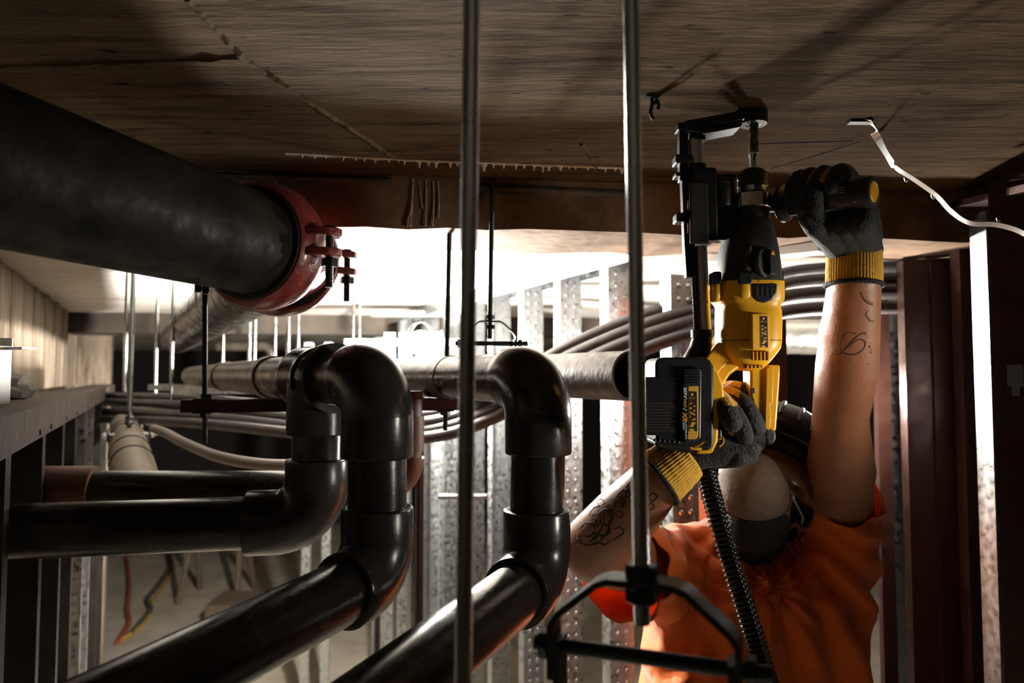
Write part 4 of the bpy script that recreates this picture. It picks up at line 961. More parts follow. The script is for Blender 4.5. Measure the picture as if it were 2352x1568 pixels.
# pistol grip, horizontal, under the fingers
gp = MB(); gp.tube(spline([D(1618, 1000), D(1650, 1004), D(1700, 1002), D(1745, 996)], 8), lambda i: 0.0205 if i < 14 else 0.0195, 28); grip = gp.build('grip', 'rubber', hd)
def strip(pts, w_, d, m, name): 
    return ribbon(spline([D(x, y, d) for x, y in pts], 5), w_, (0, -1, 0), 0.0006, name, m, grip)
strip([(1639, 1005), (1650, 1004), (1657, 1004)], 0.0028, 0.0205, 'yellow', 'grip_badge')
strip([(1640, 1002), (1655, 1000), (1662, 1008), (1661, 1018), (1653, 1026)], 0.0007, 0.0208, 'yellow', 'grip_line')
strip([(1675, 990), (1680, 997), (1685, 1000)], 0.0022, 0.0195, 'yellow', 'grip_line')
strip([(1670, 1022), (1678, 1016), (1685, 1013)], 0.0006, 0.0180, 'yellow', 'grip_line')
# rear strut with trigger guard end
plate('rear_strut', [(1705, 842), (1772, 838), (1772, 860), (1767, 935), (1763, 986), (1752, 986), (1735, 980), (1720, 960), (1705, 905)], -0.016, 0.014, 'yellow', hd, 0.003, 3)
plate('strut_edge', [(1756, 846), (1772, 838), (1769, 925), (1764, 928), (1764, 942), (1766, 944), (1763, 986), (1752, 984)], 0.010, 0.0175, 'yellow', hd, 0.0016)
plate('strut_hole', [(1722, 892), (1732, 890), (1734, 902), (1724, 906)], 0.0128, 0.0146, 'ink', hd, 0.001)
dbox('strut_insert', 1760, 1767, 928, 958, 0.008, 0.0168, 'navy', hd, 0.001)
plate('grip_heel', [(1738, 970), (1752, 978), (1764, 990), (1763, 1006), (1752, 1018), (1741, 1014), (1736, 998)], -0.015, 0.015, 'rubber', hd, 0.004, 3)
# ---- dust extractor
ex = MB(); ex.prism([D(x, y, 0.018) for x, y in ((1574, 276), (1690, 255), (1700, 246), (1710, 262), (1704, 290), (1652, 300), (1620, 305), (1574, 300))], Vector((0, 0.034, 0))); nzl = ex.build('nozzle_arm', 'black', hd, smooth=30, bevel=0.002)
vlathe('nozzle_head', 1729, [(244, 31), (246, 33), (284, 33), (288, 31), (288, 17), (286, 16)], 'black', d=0.0)
dbox('nozzle_tab', 1755, 1766, 249, 258, -0.008, 0.004, 'black', hd, 0.001)
plate('arm_cover', [(1622, 296), (1690, 283), (1694, 292), (1660, 300), (1622, 305)], -0.012, 0.019, 'navy', hd, 0.001)
dbox('depth_rail', 1558, 1578, 288, 420, -0.006, 0.008, 'black')
dbox('rail_cap', 1553, 1594, 287, 304, -0.010, 0.011, 'black', hd, 0.0015)
vlathe('tube_cap', 1601, [(300, 18), (303, 20), (325, 20), (327, 18)], 'black')
vlathe('telescopic_tube', 1596, [(322, 17.5), (384, 17.5)], 'tube', tilt=0.03)
dbox('depth_stop', 1547.5, 1586, 359, 380, -0.010, 0.013, 'black', hd, 0.002)
vlathe('tube_sleeve', 1602, [(379, 20), (381, 21.5), (412, 21.5)], 'black')
dbox('depth_stop', 1548, 1580, 400, 409, -0.010, 0.011, 'black', hd, 0.001)
plate('rail', [(1560, 404), (1581, 404), (1590, 520), (1590, 640), (1571, 640), (1566, 560)], -0.004, 0.010, 'black', hd, 0.001)
plate('carriage', [(1578, 405), (1624, 405), (1626, 415), (1630, 566), (1570, 566), (1572, 430)], -0.022, 0.020, 'black', hd, 0.003)
dbox('carriage_face', 1584, 1627, 418, 560, 0.018, 0.0222, 'rubber', hd, 0.002)
dbox('depth_stop', 1549, 1575, 492, 513, -0.010, 0.013, 'black', hd, 0.002)
for y0, y1 in ((462, 486), (513, 536)):
    for i in range(5): dbox('red_mark', 1579.5, 1582.5, y0 + i * 4.8, y0 + i * 4.8 + 3, 0.0195, 0.0204, 'redtext', hd, 0)
plate('bracket', [(1620, 412), (1678, 409), (1679, 420), (1672, 424), (1678, 470), (1677, 512), (1674, 540), (1648, 552), (1628, 556)], -0.018, 0.006, 'black', hd, 0.003)
vlathe('bracket_knob', 1660, [(410, 17), (411, 18.5), (421, 18.5), (423, 17), (426, 17), (470, 17.5), (474, 16)], 'black', d=0.012)
dbox('bracket_foot', 1637, 1668, 534, 555, -0.015, 0.010, 'black', hd, 0.002)
dbox('bracket_web', 1640, 1690, 462, 505, -0.010, 0.008, 'black', hd, 0.003)
# lower tube and its spring-like ribbed guide
lt = MB(); lt.cyl(D(1609, 566), D(1619, 762), 14.5 * KD, n=30); lt.build('telescopic_tube', 'tube', hd)
sp = MB(); threaded(sp, D(1592, 566, 0.004), D(1601, 762, 0.004), 8.2 * KD, 0.0032, 0.0014, 18, 4); sp.build('ribbed_guide', 'hose', hd)
vlathe('tube_collar', 1612, [(757, 23), (758, 25), (775, 25), (777, 23), (790, 22)], 'black')
for i in range(2): dbox('collar_slot', 1611 + i * 9, 1614.5 + i * 9, 765, 770, 0.0115, 0.0145, 'chrome', hd, 0)
oe = MB(); oe.tube(spline([D(1612, 785), D(1606, 805), D(1592, 828, -0.004), D(1578, 850, -0.018)], 8), 0.0135, 24); oe.build('outlet_elbow', 'black', hd)
# corrugated hose down past the hand
hp = spline([D(1580, 846, -0.018), D(1572, 880, -0.035), D(1585, 950, -0.050), D(1604, 1030, -0.048), D(1620, 1080, -0.035), D(1646, 1180, 0.0), D(1678, 1290, 0.02), D(1713, 1400, 0.03), D(1752, 1530, 0.035), D(1790, 1660, 0.035), D(1830, 1800, 0.03)], 60)
cum = [0.0]
for i in range(1, len(hp)): cum.append(cum[-1] + (hp[i] - hp[i - 1]).length)
per = 0.0060; kk = int(cum[-1] / per * 7); path = []; j = 0
for i in range(kk + 1):
    s_ = cum[-1] * i / kk
    while j < len(cum) - 2 and cum[j + 1] < s_: j += 1
    path.append(hp[j].lerp(hp[j + 1], (s_ - cum[j]) / max(1e-9, cum[j + 1] - cum[j])))
hs = MB(); hs.tube(path, lambda i: 0.0114 + 0.0021 * math.sin(2 * PI * (cum[-1] * i / kk) / per), 26); hs.build('dust_hose', 'hose', hd, smooth=80)
# ---- side handle
A0 = D(1768, 470); AX = Vector((0.656, -0.755, 0.0))
A1 = at(2008, 440, 0.787); F0 = D(1800, 467)
AX = (A1 - F0).normalized()
sh_ = MB(); sh_.cyl(D(1758, 468), F0 + AX * 0.002, 0.0115, 0.0105, n=24); sh_.build('handle_stem', 'black', hd)
MB().lathe(F0 - AX * 0.007, AX, [(0, 0.012), (0.003, 0.021), (0.006, 0.0245), (0.010, 0.0240), (0.014, 0.016), (0.018, 0.0145)], 36).build('handle_flange', 'rubber', hd)
LH = (A1 - F0).length
hg = MB().lathe(F0, AX, [(0.008, 0.0145), (0.03, 0.0165), (0.07, 0.0168), (LH - 0.022, 0.0155), (LH - 0.016, 0.0175), (LH - 0.003, 0.0185), (LH, 0.0175), (LH + 0.0005, 0.0135), (LH - 0.001, 0.013), (LH - 0.001, 0.001)], 36).build('side_handle', 'rubber', hd, smooth=35)
MB().lathe(F0 + AX * (LH - 0.0008), AX, [(0, 0.0128), (0.0008, 0.0126), (0.0016, 0.0112), (0.0008, 0.0100), (0.0006, 0.001)], 30).build('end_cap', 'yellow', hg, smooth=30)
hu = Vector((0, 0, 1)); hf = AX.cross(hu).normalized();  hf = hf if hf.y < 0 else -hf
for i in range(3):
    q = F0 + AX * (LH - 0.034) + hf * 0.0162 + hu * (0.0005 + 0.0028 * i) - AX * 0.001
    MB().tube([q - AX * 0.008, q + AX * 0.008], 0.0005, 6).build('grip_mark', 'yellow_label', hg)
# ================================================================== the worker
pl_top = 0.33
SL, EL, WLq = at(1925, 1215, 1.20), at(1930, 955, 1.02), at(1962, 640, 0.885)     # raised arm (right in the picture)
SR_, ER, WRq = at(1525, 1300, 1.24), at(1372, 1258, 1.02), at(1520, 1092, 0.885)   # bent arm (left in the picture)
NK = at(1722, 1265, 1.22)
HDc = at(1750, 1140, 1.165)
Fh = Vector((-0.22, -0.80, 0.56)).normalized()
Uh = Vector((0.26, 0.0, 1.0)); Uh = (Uh - Fh * Uh.dot(Fh)).normalized(); Sh = Fh.cross(Uh).normalized()
hip = Vector((NK.x - 0.01, NK.y + 0.04, NK.z - 0.56))
feet_z = pl_top
pe_ = empty('person', (hip.x, hip.y, feet_z), 'worker in an orange T-shirt, dust mask and black hard hat holding the drill overhead', 'person')
bm_ = MB()
# torso, neck, head, arms, legs as one body
def ell(c, r, R=None): bm_.ball(c, r, 24, 16, R)
chest = (SL + SR_) / 2 + Vector((0.0, 0.03, -0.10))
ell(chest, (0.155, 0.105, 0.16)); ell(chest + Vector((0, 0.03, -0.22)), (0.145, 0.10, 0.16)); ell(hip, (0.155, 0.11, 0.13))
capsule(bm_, SL + Vector((-0.03, 0.02, -0.03)), 0.062, chest + Vector((0.06, 0, 0)), 0.09); capsule(bm_, SR_ + Vector((0.02, 0.02, -0.03)), 0.050, chest + Vector((-0.06, 0, -0.02)), 0.085)
capsule(bm_, NK + Vector((0, 0.03, -0.04)), 0.052, HDc - Uh * 0.05 - Fh * 0.02, 0.055)
Rh = Matrix.Identity(3); Rh.col[0] = Sh; Rh.col[1] = Fh; Rh.col[2] = Uh
ell(HDc + Uh * 0.03 - Fh * 0.015, (0.073, 0.092, 0.095), Rh)
ell(HDc + Fh * 0.03 - Uh * 0.055, (0.055, 0.052, 0.055), Rh)                       # jaw
capsule(bm_, HDc + Fh * 0.070 + Uh * 0.015, 0.010, HDc + Fh * 0.092 - Uh * 0.018, 0.014)   # nose
for s_ in (-1, 1):
    ell(HDc + Sh * s_ * 0.073 - Fh * 0.012 - Uh * 0.005, (0.010, 0.020, 0.030), Rh)        # ears
    ell(HDc + Sh * s_ * 0.032 + Fh * 0.066 + Uh * 0.012, (0.016, 0.014, 0.011), Rh)        # eye sockets / lids
ell(HDc + Fh * 0.078 - Uh * 0.052, (0.024, 0.010, 0.010), Rh)                       # lips
mid1 = EL.lerp(WLq, 0.40); mid2 = SL.lerp(EL, 0.55)
chain(bm_, [SL, mid2 + Vector((0.0, 0.0, 0)), EL, mid1 + Vector((0.002, 0, 0)), WLq, at(1962, 590, 0.885)], [0.058, 0.050, 0.0395, 0.0420, 0.0325, 0.028])
capsule(bm_, at(1925, 760, 0.935), 0.026, at(1922, 862, 0.98), 0.024)      # forearm muscle
capsule(bm_, at(1916, 1030, 1.055), 0.032, at(1915, 1110, 1.11), 0.034)    # upper-arm muscle
capsule(bm_, at(1962, 1000, 1.045), 0.024, at(1960, 1085, 1.09), 0.034)
mr1 = ER.lerp(WRq, 0.42)
chain(bm_, [SR_, SR_.lerp(ER, 0.5), ER, mr1, WRq, at(1560, 1066, 0.885)], [0.056, 0.056, 0.053, 0.047, 0.033, 0.027])
for s_ in (-1, 1):
    hj = hip + Vector((s_ * 0.085, 0, -0.03)); kn = hip + Vector((s_ * 0.10, -0.03, -0.44)); an = Vector((hip.x + s_ * 0.11, hip.y + 0.03, feet_z + 0.085))
    chain(bm_, [hj, kn, an], [0.085, 0.055, 0.040])
body_me = remeshed(bm_, 0.0055, 5)
body_me.materials.append(M['skin']); body_me.materials.append(M['hair'])
# beard and scalp hair by region
for p in body_me.polygons:
    q = p.center - HDc; f, u, s_ = q.dot(Fh), q.dot(Uh), q.dot(Sh)
    if q.length < 0.185 and abs(s_) < 0.082 and f > -0.12:
        beard = u < -0.045 and f > -0.035 and u > -0.165 or (abs(s_) > 0.048 and -0.08 < u < 0.0 and f > -0.005)
        scalp = u > 0.055 or (f < -0.02 and u > -0.03 and abs(s_) < 0.068)
        if (beard and not (abs(s_) < 0.02 and u > -0.06)) or scalp: p.material_index = 1
body = link('body', body_me, pe_, smooth=180)
# ---- shirt
st_ = MB()
def ring_sec(c, a, b, n=40, ex=2.4, rot=0.0):
    out = []
    for k in range(n):
        t = 2 * PI * k / n; ca, sa = math.cos(t), math.sin(t)
        x = a * math.copysign(abs(ca) ** (2 / ex), ca); y = b * math.copysign(abs(sa) ** (2 / ex), sa)
        out.append(Vector(c) + Vector((x * math.cos(rot) - y * math.sin(rot), x * math.sin(rot) + y * math.cos(rot), 0)))
    return out
def S(py, x0, x1, b, Y=1.235, rot=0.08):
    c = at((x0 + x1) / 2, py, Y); a = (x1 - x0) / 2 * (Y - 0.05) / FPX
    return ring_sec(c, a, b, rot=rot)
st_.rings([S(1900, 1475, 1975, 0.135), S(1750, 1470, 1978, 0.135), S(1568, 1468, 1984, 0.138), S(1480, 1472, 1988, 0.140), S(1400, 1480, 1985, 0.140), S(1330, 1490, 1985, 0.135), S(1285, 1540, 1930, 0.115), S(1255, 1600, 1860, 0.085), S(1238, 1625, 1835, 0.070)])
slR_end = at(1430, 1312, 1.10); slL_end = at(1945, 1120, 1.13)
chain(st_, [NK + Vector((-0.06, 0.03, -0.05)), SR_ + Vector((0.01, 0, -0.01)), at(1450, 1306, 1.12), at(1398, 1322, 1.06)], [0.075, 0.078, 0.080, 0.078])
chain(st_, [NK + Vector((0.06, 0.03, -0.05)), SL + Vector((-0.005, 0, -0.06)), at(1932, 1160, 1.155), at(1945, 1075, 1.115)], [0.08, 0.068, 0.062, 0.060])
capsule(st_, SL + Vector((-0.06, 0.02, -0.03)), 0.06, at(1880, 1130, 1.19), 0.045)
capsule(st_, at(1918, 1290, 1.17), 0.060, at(1905, 1440, 1.2), 0.062)
capsule(st_, at(1650, 1262, 1.22), 0.042, at(1560, 1268, 1.24), 0.050)
capsule(st_, at(1640, 1250, 1.27), 0.040, at(1560, 1262, 1.26), 0.048)
shirt_me = remeshed(st_, 0.0055, 5)
shirt_me.materials.append(M['shirt'])
# folds: drapes hanging from the shoulders, gathers under the neck and sleeves
nv = len(shirt_me.vertices); co = np.empty(nv * 3); shirt_me.vertices.foreach_get('co', co); co = co.reshape(-1, 3)
no = np.empty(nv * 3); shirt_me.vertices.foreach_get('normal', no); no = no.reshape(-1, 3)
x, y, z = co[:, 0] - NK.x, co[:, 1], co[:, 2] - NK.z
low = np.clip(-z / 0.28, 0, 1)
fan = np.arctan2(x - 0.02, -z + 0.10); edge = np.clip((-no[:, 1] - 0.25) / 0.4, 0, 1)
w1 = np.sin(fan * 21 + 1.2 * np.sin(z * 14)) * 0.0048 * (0.35 + low)
w2 = np.sin(x * 95 + z * 22 + 2 * np.sin(z * 9)) * 0.0022 * (0.3 + low)
w3 = np.sin(x * 42 + 5 * np.sin(z * 6) + 0.7) * 0.0055 * low
diag = np.sin((x * 0.9 + z * 0.75) * 85) * 0.0035 * np.exp(-((x - 0.17) ** 2) / 0.006 - ((z + 0.06) ** 2) / 0.02)
col_ = np.sin(np.arctan2(z + 0.03, x) * 16) * 0.0030 * np.exp(-(x ** 2 + (z + 0.03) ** 2) / 0.012)
sl_ = (np.sin(x * 120 + z * 45 + 2.5 * np.sin(z * 30)) * 0.0030 + np.sin(x * 70 - z * 90 + 2 * np.sin(x * 40)) * 0.0022) * np.clip((-x - 0.06) / 0.06, 0, 1) * np.clip((-no[:, 1] + 0.5), 0, 1)
fine = np.sin(z * 60 + 14 * np.sin(x * 16) + 3) * np.sin(x * 50 - z * 30) * 0.0018
co = co + no * (edge * (2.3 * w1 + 2.2 * w2 + 2.2 * w3 + fine) + 1.6 * (diag * edge + col_ + sl_))[:, None]
shirt_me.vertices.foreach_set('co', co.ravel())
# cut the openings: two sleeves, neck, hem
bms = bmesh.new(); bms.from_mesh(shirt_me)
dR = (at(1392, 1340, 1.06) - SR_).normalized(); dLs = (at(1945, 1075, 1.115) - (SL + Vector((0, 0, -0.06)))).normalized()
tl = Vector((-0.05, -0.72, 0.69)).normalized(); pL_ = at(1945, 1150, 1.13); zN = at(1700, 1245, 1.17).z; zH = NK.z - 0.50
for pc_, pn_ in ((slR_end, dR), (pL_, tl), (Vector((0, 0, zN)), Z3), (Vector((0, 0, zH)), Z3)):
    bmesh.ops.bisect_plane(bms, geom=list(bms.verts) + list(bms.edges) + list(bms.faces), plane_co=pc_, plane_no=pn_, dist=1e-5)
dead = []
for f in bms.faces:
    c = f.calc_center_median()
    if (c - slR_end).dot(dR) > 0.0 and c.x < NK.x - 0.12: dead.append(f); continue
    if (c - pL_).dot(tl) > 0.0 and c.x > NK.x + 0.085 and (c - SL).length < 0.22: dead.append(f); continue
    if c.z > zN and abs(c.x - NK.x) < 0.060 : dead.append(f); continue
    if c.z < zH: dead.append(f)
bmesh.ops.delete(bms, geom=dead, context='FACES')
bms.to_mesh(shirt_me); bms.free()
shirt = link('t_shirt', shirt_me, pe_, smooth=180)
sd = shirt.modifiers.new('cloth', 'SOLIDIFY'); sd.thickness = 0.0022; sd.offset = -1
# ---- trousers and boots (below the frame)
tb = MB(); tb.ball(hip + Vector((0, 0, 0.02)), (0.170, 0.125, 0.12), 24, 14)
for s_ in (-1, 1):
    hj = hip + Vector((s_ * 0.085, 0, -0.03)); kn = hip + Vector((s_ * 0.10, -0.03, -0.44)); an = Vector((hip.x + s_ * 0.11, hip.y + 0.03, feet_z + 0.12))
    chain(tb, [hj, kn, an], [0.100, 0.074, 0.066])
tm_ = remeshed(tb, 0.012, 4); tm_.materials.append(M['jeans']); link('trousers', tm_, pe_, smooth=180)
for s_ in (-1, 1):
    b_ = MB(); an = Vector((hip.x + s_ * 0.11, hip.y + 0.03, feet_z)); capsule(b_, an + Vector((0, 0.02, 0.05)), 0.047, an + Vector((0, 0.01, 0.13)), 0.048); capsule(b_, an + Vector((0, 0.03, 0.043)), 0.041, an + Vector((s_ * 0.02, -0.17, 0.04)), 0.037)
    bt_ = remeshed(b_, 0.007, 3); bt_.materials.append(M['boot']); link('boot', bt_, pe_, smooth=180)
# platform the worker stands on (out of the frame)
wp = empty('work_platform', (hip.x, hip.y, 0), 'low steel work platform under the worker\'s boots', 'platform')
MB().box((hip.x, hip.y - 0.02, pl_top - 0.025), (0.50, 0.40, 0.04)).build('deck', 'galv', wp, smooth=0, bevel=0.004)
for sx_ in (-1, 1):
    for sy_ in (-1, 1): MB().box((hip.x + sx_ * 0.22, hip.y - 0.02 + sy_ * 0.17, (pl_top - 0.045) / 2), (0.035, 0.035, pl_top - 0.045)).build('leg', 'galv', wp, smooth=0)
# ---- hard hat, glasses, mask
HT = HDc + Uh * 0.070 - Fh * 0.012
hm = MB(); n = 48; rr = []
for i in range(15):
    t = PI / 2 * i / 14; ring = []
    for k in range(n):
        a = 2 * PI * k / n
        ring.append(HT + Sh * (0.112 * math.cos(t) * math.cos(a)) + Fh * (0.128 * math.cos(t) * math.sin(a)) + Uh * (0.096 * math.sin(t) ** 0.9 + (0.006 * max(0, math.cos(a)) ** 0 if False else 0)))
    rr.append(ring)
hm.rings(rr, caps=False)
hat = hm.build('hard_hat', 'hat', pe_, smooth=80); s2 = hat.modifiers.new('shell', 'SOLIDIFY'); s2.thickness = 0.003; s2.offset = 1
br = MB(); rr = []
for fr, dz in ((0.985, 0.002), (1.12, -0.006), (1.17, -0.010), (1.165, -0.0135), (1.11, -0.010), (0.97, -0.003)):
    rr.append([HT + Sh * (0.112 * fr * math.cos(2 * PI * k / n)) + Fh * ((0.128 * fr + (0.030 * (fr - 0.98) / 0.19 if math.sin(2 * PI * k / n) > 0 else 0) * max(0, math.sin(2 * PI * k / n)) ** 2) * math.sin(2 * PI * k / n)) + Uh * dz for k in range(n)])
br.rings(rr, caps=False, closed=True); br.build('brim', 'hat', hat, smooth=60)
rd = MB()
for off in (-0.03, 0.0, 0.03):
    rd.tube([HT + Sh * off + Fh * (0.130 * math.cos(t)) * (1 - abs(off) * 1.2) + Uh * (0.099 * math.sin(t) ** 0.9 - abs(off) * 0.12) for t in [PI * (0.08 + 0.84 * i / 20) for i in range(21)]], 0.004, 8)
rd.build('crown_ridge', 'hat', hat)
hb = MB(); hb.rings([[HT + Sh * (0.090 * math.cos(2 * PI * k / n)) + Fh * (0.106 * math.sin(2 * PI * k / n)) + Uh * dz for k in range(n)] for dz in (-0.022, 0.004)], caps=False)
hbo = hb.build('sweat_band', 'hem', hat); hbo.modifiers.new('t', 'SOLIDIFY').thickness = 0.003
for s_ in (-1, 1):
    ribbon(spline([HT + Sh * s_ * 0.100 + Fh * 0.03 + Uh * 0.0, HT + Sh * s_ * 0.088 + Fh * 0.035 - Uh * 0.03, HT + Sh * s_ * 0.080 + Fh * 0.0 - Uh * 0.075, HT + Sh * s_ * 0.070 - Fh * 0.03 - Uh * 0.11], 6), 0.006, Sh, 0.0008, 'chin_strap', 'hem', hat)
ribbon([HT + Sh * 0.080 + Fh * 0.098 + Uh * 0.020, HT + Sh * 0.098 + Fh * 0.072 + Uh * 0.020], 0.003, (Sh + Fh), 0.0006, 'hat_mark', 'strapcol', hat)
text('E', 'hat_letter', at(1779, 903, (HT - Uh * 0).y - 0.10), (0.8, 0.25, -0.5), (0.4, 0.3, 0.8), 0.008, 0.009, 0.0004, 'strapcol', hat)
# safety glasses
GC = HDc + Uh * 0.020 + Fh * 0.074
gl = MB(); rr = []
for i in range(17):
    a = -1.15 + 2.3 * i / 16; c = HDc + Uh * 0.020 + Sh * (0.080 * math.sin(a)) + Fh * (0.088 * math.cos(a) + 0.004)
    nn_ = (Sh * math.sin(a) + Fh * math.cos(a)); hgt = 0.021 - 0.006 * math.exp(-(a / 0.15) ** 2)
    rr.append([c + Uh * hgt, c + nn_ * 0.004, c - Uh * (hgt - 0.002), c - nn_ * 0.001])
gl.rings(rr); glo = gl.build('safety_glasses', 'lens', pe_, smooth=60)
for s_ in (-1, 1):
    MB().tube([HDc + Uh * 0.024 + Sh * s_ * 0.075 + Fh * 0.040, HDc + Uh * 0.020 + Sh * s_ * 0.083 - Fh * 0.02], 0.003, 8).build('temple', 'hem', glo)
# mask: domed cup with nose strip and strings
MC = HDc + Fh * 0.062 - Uh * 0.022 - X3 * 0.013 + Z3 * 0.008
mk = MB(); n = 40; rr = []
for i in range(15):
    t = PI / 2 * 0.96 * i / 14; ring = []
    for k in range(n):
        a = 2 * PI * k / n; up = math.sin(a); rx = 0.057 * (1 - 0.10 * max(0, up)); ru = 0.059 + 0.004 * up
        rib = 1 + 0.012 * math.sin(9 * t)
        ring.append(MC + Sh * (rx * math.cos(t) * math.cos(a) * rib) + Uh * (ru * math.cos(t) * math.sin(a) * rib - 0.004) + Fh * (0.054 * math.sin(t) - 0.010 * (math.cos(a) ** 2) * math.cos(t)))
    rr.append(ring)
mk.rings(rr, caps=True); mko = mk.build('dust_mask', 'mask', pe_, smooth=80)
MB().tube([MC + Sh * (0.0585 * math.cos(2 * PI * k / 40) * (1 - 0.10 * max(0, math.sin(2 * PI * k / 40)))) + Uh * ((0.0605 + 0.004 * math.sin(2 * PI * k / 40)) * math.sin(2 * PI * k / 40) - 0.004) - Fh * 0.010 * math.cos(2 * PI * k / 40) ** 2 for k in range(41)], 0.0016, 8, caps=False).build('mask_rim', 'mask', mko)
for s_ in (-1, 1):
    p = MC + Sh * s_ * 0.060 + Uh * 0.005 - Fh * 0.006
    MB().tube([p, p + Sh * s_ * 0.022 - Fh * 0.045 - Uh * 0.008, p + Sh * s_ * 0.022 - Fh * 0.085 - Uh * 0.012], 0.0016, 8).build('elastic_string', 'strapcol', mko)
    MB().ball(p, 0.0035, 8, 6).build('string_staple', 'strapcol', mko)
# loose wisps of hair and beard at the cheek
wi = MB()
for i in range(26):
    p = HDc - Sh * random.uniform(0.052, 0.066) * (1 if True else 1) + Uh * random.uniform(-0.085, -0.01) + Fh * random.uniform(-0.01, 0.02)
    e_ = p - Sh * random.uniform(0.006, 0.016) + Uh * random.uniform(-0.014, 0.004); wi.tube(spline([p, p.lerp(e_, 0.5) + Uh * 0.004, e_], 3), 0.0004, 4)
tag(wi.build('stray_hair', 'hair', pe_), kind='stuff')

# ---- gloves
def glove_mesh(parts, voxel, classify):
    vs, fs = [], []
    for mb in parts:                                # each finger and the palm keep their own outline, meeting in creases
        if not mb.v: continue
        t = remeshed(mb, voxel, 3); o = len(vs)
        vs += [v.co.copy() for v in t.vertices]; fs += [[o + i for i in p.vertices] for p in t.polygons]
        bpy.data.meshes.remove(t)
    me = bpy.data.meshes.new('glove'); me.from_pydata(vs, [], fs); me.materials.append(M['glove']); me.materials.append(M['knit'])
    for p in me.polygons:
        if classify(p.center, p.normal): p.material_index = 1
    return me
def cuff(parent, p0, p1, r0, r1, nm='cuff', n=216, squash=1.0, wave=0.0):
    a, u, v = frame(p1 - p0); Ln = (p1 - p0).length; rr = []
    for i in range(15):
        t = i / 14; r = r0 + (r1 - r0) * t + 0.0016 * math.sin(PI * t) * 0.6
        ring = []
        for k in range(n):
            th = 2 * PI * k / n; rib = 0.00065 * math.cos(54 * th) + wave * math.sin(7 * t * PI + 2 * th)
            ring.append(p0 + a * (Ln * t) + u * ((r + rib) * math.cos(th)) + v * ((r + rib) * squash * math.sin(th)))
        rr.append(ring)
    o = MB().rings(rr, caps=False).build(nm, 'knit', parent, smooth=80); o.modifiers.new('t', 'SOLIDIFY').thickness = 0.0016
    h = []
    for k in range(49):
        th = 2 * PI * k / 48; h.append(p1 + u * ((r1 + 0.0008) * math.cos(th)) + v * ((r1 + 0.0008) * squash * math.sin(th)))
    MB().tube(h, 0.0030, 10, caps=False).build('hem', 'hem', o)
    return o
# hand on the side handle. hf: towards the viewer, hu: up, AX: along the handle
def ringpt(t, phi, rho): return F0 + AX * t + hf * (rho * math.cos(phi)) + hu * (rho * math.sin(phi))
gL = MB(); partsL = [gL]
fr = 0.0098
for i, (t, sh0, tip) in enumerate(((0.030, -0.006, -30), (0.0455, -0.010, -62), (0.0625, -0.012, -66), (0.079, -0.006, 12))):
    rho = 0.0168 + fr * 0.92; P = []
    for k in range(9):
        ph = math.radians(205 + (tip - 205) * k / 8); kk_ = k / 8
        P.append(ringpt(t + sh0 * kk_, ph, rho + (0.010 if k < 2 else 0.0045 * (1 - abs(kk_ - 0.45)) )))
    fm = MB(); partsL.append(fm); chain(fm, P, [fr * 1.12, fr * 1.1, fr * 1.1, fr * 1.08, fr * 1.05, fr * 1.02, fr, fr * 0.98, fr * 0.92])
wr_ = at(1962, 575, 0.888)
for i, t in enumerate((0.034, 0.052, 0.070, 0.086)):
    k0 = ringpt(t, math.radians(205), 0.034); k1 = ringpt(t + 0.004, math.radians(250), 0.036)
    wq = wr_ + Vector((-0.018 + 0.012 * i, 0.0, 0))
    chain(gL, [k0, k1, k1.lerp(wq, 0.5) + Vector((0.004, 0.004, 0)), wq], [0.013, 0.0155, 0.0165, 0.0185])
# heel of the palm seen under the handle, and thumb
chain(gL, [at(1990, 490, 0.845), at(1992, 540, 0.865), at(1985, 580, 0.882)], [0.015, 0.018, 0.020])
chain(gL, [at(1945, 500, 0.845), at(1940, 545, 0.865), at(1950, 580, 0.882)], [0.016, 0.019, 0.021])
th_ = MB(); partsL.append(th_)
chain(th_, [at(1925, 560, 0.875), at(1898, 535, 0.850), at(1872, 520, 0.836), at(1856, 498, 0.832), at(1853, 470, 0.838), at(1858, 440, 0.842)], [0.019, 0.0175, 0.0140, 0.0122, 0.0115, 0.0105])
def cls_l(c, nrm):
    q = c - F0; t = q.dot(AX); q = q - AX * t; up, fr_ = q.dot(hu), q.dot(hf)
    return up > 0.012 and t < 0.072 and ((fr_ < 0.012 and nrm.dot(hf) < 0.4) or abs(nrm.dot(AX)) > 0.72)
gl_me = glove_mesh(partsL, 0.0018, cls_l); glv = link('glove', gl_me, pe_, smooth=180)
cuff(glv, at(1962, 556, 0.888), at(1961, 655, 0.886), 0.0310, 0.0335)
# hand on the grip behind the battery
gR = MB(); partsR = [gR]
def fin(pts, rs):
    fm = MB(); partsR.append(fm); chain(fm, spline([at(x, y, Y) for x, y, Y in pts], 2), rs)
def rs_(a, b, m): return [a + (b - a) * i / (m - 1) for i in range(m)]
fin([(1655, 912, 0.925), (1676, 896, 0.900), (1704, 900, 0.880), (1728, 922, 0.868)], rs_(0.0140, 0.0110, 7))                 # index
fin([(1648, 918, 0.905), (1672, 908, 0.880), (1706, 928, 0.858), (1728, 962, 0.852), (1738, 984, 0.858)], rs_(0.0135, 0.0118, 9))  # middle
fin([(1646, 928, 0.890), (1668, 928, 0.862), (1692, 958, 0.848), (1708, 990, 0.846), (1712, 1003, 0.850)], rs_(0.0130, 0.0105, 9))  # ring
fin([(1645, 918, 0.880), (1654, 922, 0.856), (1670, 944, 0.842), (1682, 970, 0.838)], rs_(0.0150, 0.0125, 7))                # little finger, nearest
